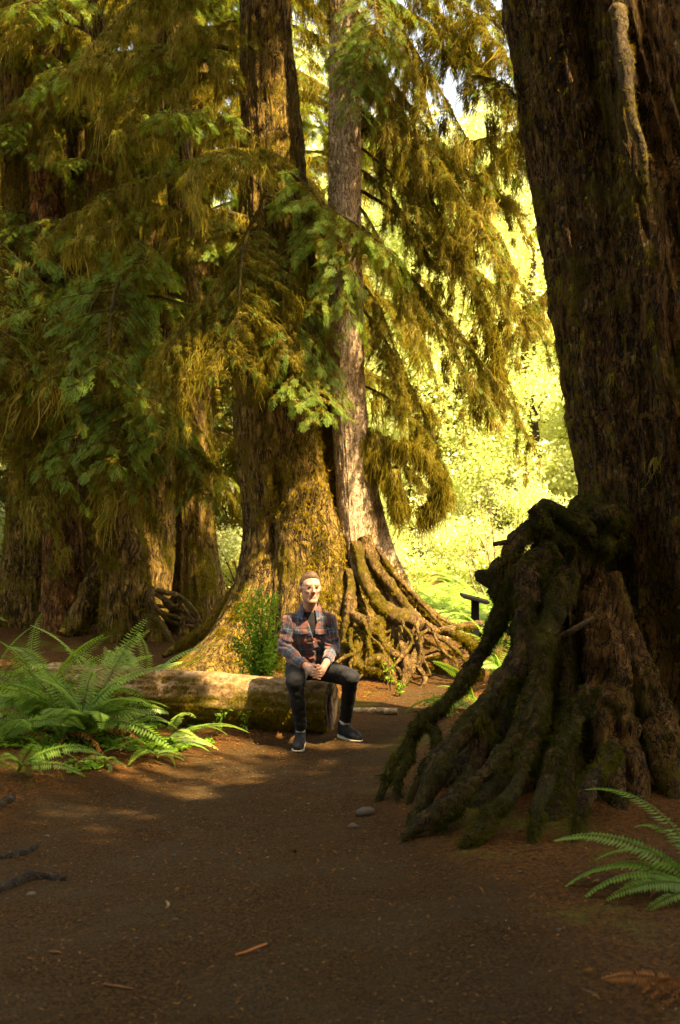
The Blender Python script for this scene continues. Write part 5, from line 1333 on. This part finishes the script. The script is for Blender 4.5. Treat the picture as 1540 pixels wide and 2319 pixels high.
        pu = np.where(arm, an * .062 + .02, pu); pv = np.where(arm, 1.0 - al, pv)
    t = NT("plaid_flannel"); U, W = t.attr('pu'), t.attr('pv')
    def stripes(x, per, off):
        m = t.math('FRACT', t.math('ADD', t.math('MULTIPLY', x, 1 / per), off)); cr = t.n('ShaderNodeValToRGB'); t.l(m, cr.inputs[0]); cr.color_ramp.interpolation = 'EASE'
        el = cr.color_ramp.elements; rust, blue, dark, grey = (.120, .036, .028), (.010, .032, .070), (.008, .006, .012), (.16, .16, .12)
        st = [(0, rust), (.34, rust), (.42, dark), (.50, blue), (.66, blue), (.70, grey), (.74, blue), (.88, blue), (.95, dark), (1, rust)]
        while len(el) < len(st): el.new(.5)
        for e, (pp, c) in zip(el, st): e.position = pp; e.color = (*c, 1)
        return cr.outputs[0]
    c = t.mix(.5, stripes(U, .118, .12), stripes(W, .125, .30)); pz = t.pos((1, 1, 1)); fl = t.noise(pz, 300, 3, .7)
    c = t.mix(t.math('MULTIPLY', t.ramp(fl, .4, .75), .22), c, (.30, .24, .20))
    M_plaid = t.principled(c, .95, t.bump(t.noise(pz, 220, 3), .25, .004), .12, Sheen_Weight=.25)
    def cloth(name, V, F, pu, pv, par):
        o = part(name, V, F, M_plaid, par)
        for nm, arr in (("pu", pu), ("pv", pv)):
            a = o.data.attributes.new(nm, 'FLOAT', 'POINT'); a.data.foreach_set("value", np.asarray(arr, dtype=np.float32))
        return o
    shirt = cloth("plaid_shirt", V, F, pu, pv, root)
    # collar leaves, pocket flaps, placket edge, buttons: laid on the shirt's own front surface
    def front(x, z, default=8.85):
        j = np.round((np.array([x, z]) - s.lo[[0, 2]]) / s.h).astype(int); col_ = s.F[j[0], :, j[1]]
        k_ = np.argmax(col_ < 0); return s.lo[1] + s.h * k_ if (col_ < 0).any() else default
    nC = 40; A = np.linspace(R(-148), R(148), nC); rows = []
    for r_, z_, dz in ((.066, .975, 0), (.067, 1.020, .0), (.071, 1.026, .0), (.085, 1.008, .0), (.104, .968, -.030), (.107, .962, -.032), (.100, .960, -.030)):
        fr = (np.abs(A) / R(148)) ** 3
        rows.append(np.stack([-.233 + (r_ * .98) * np.sin(A), 8.945 + r_ * 1.0 * np.cos(A) - .006 * fr, z_ - .040 * fr + dz * fr + .012 * (1 - fr)], -1))
    Vc = np.vstack(rows); Fc = grid_faces(nC, len(rows), False); cloth("collar", Vc, Fc, np.arctan2(Vc[:, 0] + .233, 1) * 1.0 + .03, Vc[:, 2] * .6, shirt)
    for xc, wd in ((-.302, .100), (-.150, .098)):
        us = np.linspace(-.5, .5, 12); zs_ = np.linspace(0, 1, 5); z0 = .832; Lr = []
        for lift in (.013, .004):
            Lr.append(np.array([[xc + u * wd, front(xc + u * wd, z0 - .036 * w) - lift * (1 if lift < .01 else (.55 + .45 * w)), z0 - (.036 + .008 * (1 - abs(2 * u))) * w] for w in zs_ for u in us]))
        F1 = grid_faces(12, 5, False); Vp = np.vstack(Lr); rim = []
        bd = [i for i in range(12)] + [12 * j + 11 for j in range(1, 5)] + [48 + i for i in range(10, -1, -1)] + [12 * j for j in range(3, 0, -1)]
        for i in range(len(bd)): a_, b_ = bd[i], bd[(i + 1) % len(bd)]; rim.append([a_, b_, b_ + 60, a_ + 60])
        cloth("pocket_flap", Vp, np.vstack([F1[:, ::-1], F1 + 60, np.array(rim)]), (Vp[:, 0] - X0) + .03, Vp[:, 2] + .02, shirt)
    M_btn = NT("button").principled((.42, .38, .30), .4, None, .5)
    for z_, x_ in ((.735, -.204), (.660, -.206), (.585, -.207), (.804, -.302), (.804, -.150)):
        y_ = front(x_, z_) - (.007 if x_ in (-.302, -.150) else .001); v = np.array([x_, y_, z_]) + S * np.array([.0055, .0035, .0055]); part("button", v, SF, M_btn, shirt)
    col_ = k.F[int(round((-.214 - k.lo[0]) / k.h)), :, int(round((.872 - k.lo[2]) / k.h))]; y_ = k.lo[1] + k.h * np.argmax(col_ < 0)
    part("printed_mark", np.array([-.212, y_ - .001, .872]) + S * np.array([.009, .003, .010]) * (1 + .3 * np.sin(S[:, :1] * 6)), SF, M_red, tee)
    # ---- trousers
    l = Field((-.52, 8.36, .05), (.24, 9.30, .68), .006)
    l.ell(hip + [0, -.01, .0], (.172, .132, .105), .03).ell(hip + [0, 0, .06], (.160, .120, .08), .03)
    for hp, kn, an in ((hpL, knL, anL), (hpR, knR, anR)): l.cone(hp, kn, .096, .064, .035).cone(kn, an, .062, .050, .03)
    dn = [(anL, knL), (anR, knR)]
    def leg_cut(p):
        d = np.full(p.shape[:-1], -1.)
        for an, kn in dn:
            n = (an - kn) / np.linalg.norm(an - kn); c = an + n * (.020 if an is anL else -.010); near = np.linalg.norm(p - an, axis=-1) < .11; d = np.where(near, np.maximum(d, (p - c) @ n), d)
        return d
    def lfold(p):
        a = .006 * fbm(p * 10, 3) + .004 * ridge(p * np.array([14, 14, 22]) + 4, 2)
        for kn in (knL, knR): a = a + .004 * np.exp(-(np.linalg.norm(p - kn - np.array([0, .06, -.05]), axis=-1) / .09) ** 2) * np.sin(p[..., 2] * 90 + 50 * p[..., 0])
        for an in (anL, anR): a = a + .006 * np.exp(-(np.linalg.norm(p - an - np.array([0, 0, .05]), axis=-1) / .07) ** 2) * np.sin(p[..., 2] * 130 + 40 * p[..., 0])
        return a
    l.bumpy(lfold).cut(leg_cut); V, F = l.mesh(); V = relax(V, F, 1, .4)
    t = NT("black_denim"); pz = t.pos((1, 1, 1)); M_jean = t.principled(t.mix(t.ramp(t.noise(pz, 18, 4), .35, .7), (.006, .0065, .008), (.015, .015, .017)), .88, t.bump(t.noise(pz, 260, 3), .3, .004), .25)
    part("trousers", V, F, M_jean, root)
    # ---- socks and shoes
    M_sock = NT("white_sock").principled((.62, .60, .64), .9, None, .15)
    t = NT("black_knit"); pz = t.pos((1, 1, 1)); M_shoe = t.principled(t.mix(t.noise(pz, 90, 3), (.003, .004, .005), (.009, .011, .014)), .75, t.bump(t.noise(pz, 150), .4, .004), .3)
    M_sole = NT("white_sole").principled((.42, .38, .31), .7, None, .3)
    M_lace = NT("lace").principled((.09, .10, .12), .8, None, .2)
    for an, heel, toe in ((anL, (-.300, 8.755), (-.318, 8.505)), (anR, (.000, 9.040), (.160, 8.835))):
        heel, toe = np.array(heel), np.array(toe); L = np.linalg.norm(toe - heel); d = np.append((toe - heel) / L, 0); sv = np.array([d[1], -d[0], 0])
        g = float(gpt(*(heel + toe) / 2)[2]); at = lambda f, z, sd=0.: np.append(heel, g) + d * L * f + sv * sd + np.array([0, 0, z])
        ank = at(.16, .115); f_ = Field(np.minimum(at(0, 0), an) - .1, np.maximum(at(0, .2), an) + .14, .005)
        f_.cone(ank, an + (np.array(an) - ank) * .3, .036, .036, .01); v, f = f_.mesh(); sock = part("sock", v, f, M_sock, root)
        lo, hi = np.minimum(at(0, 0), at(1, 0)) - .08, np.maximum(at(0, 0), at(1, 0)) + .08; hi[2] = g + .16; lo[2] = g - .02
        f_ = Field(lo, hi, .004)
        f_.cone(at(.13, .062), at(.45, .055), .038, .040, .02).cone(at(.45, .052), at(.74, .042), .040, .041, .02).cone(at(.74, .040), at(.90, .032), .041, .028, .02).cone(at(.12, .06), at(.15, .122), .036, .042, .02).cone(at(.2, .10), at(.5, .062), .034, .030, .02)
        f_.cut(lambda p: g + .013 - p[..., 2]); f_.cut(lambda p: p[..., 2] - (g + .132 + .10 * np.maximum(0, .0 - ((p[..., :2] - heel) @ d[:2] - .05)))); v, f = f_.mesh()
        shoe = part("shoe", v, f, M_shoe, root)
        f_ = Field(lo, hi, .004)
        f_.cone(at(.10, .016), at(.45, .016), .040, .040, .02).cone(at(.45, .016), at(.74, .016), .040, .045, .02).cone(at(.74, .016), at(.91, .016), .045, .031, .02).cut(lambda p: p[..., 2] - (g + .017 + .014 * np.exp(-((((p[..., :2] - heel) @ d[:2])) / .07) ** 2))).cut(lambda p: g - .002 + .010 * sst(.21, .27, (p[..., :2] - heel) @ d[:2]) - p[..., 2])
        v, f = f_.mesh(); part("sole", v, f, M_sole, shoe)
        for i in range(4):
            q = .42 + .085 * i; zt = .098 - .011 * i; v, f = tube([at(q, zt - .012, -.024), at(q + .02, zt + .001, 0), at(q, zt - .012, .024)], [.0028, .0028], 5, 10); part("lace", v, f, M_lace, shoe)
    return root
build_man()
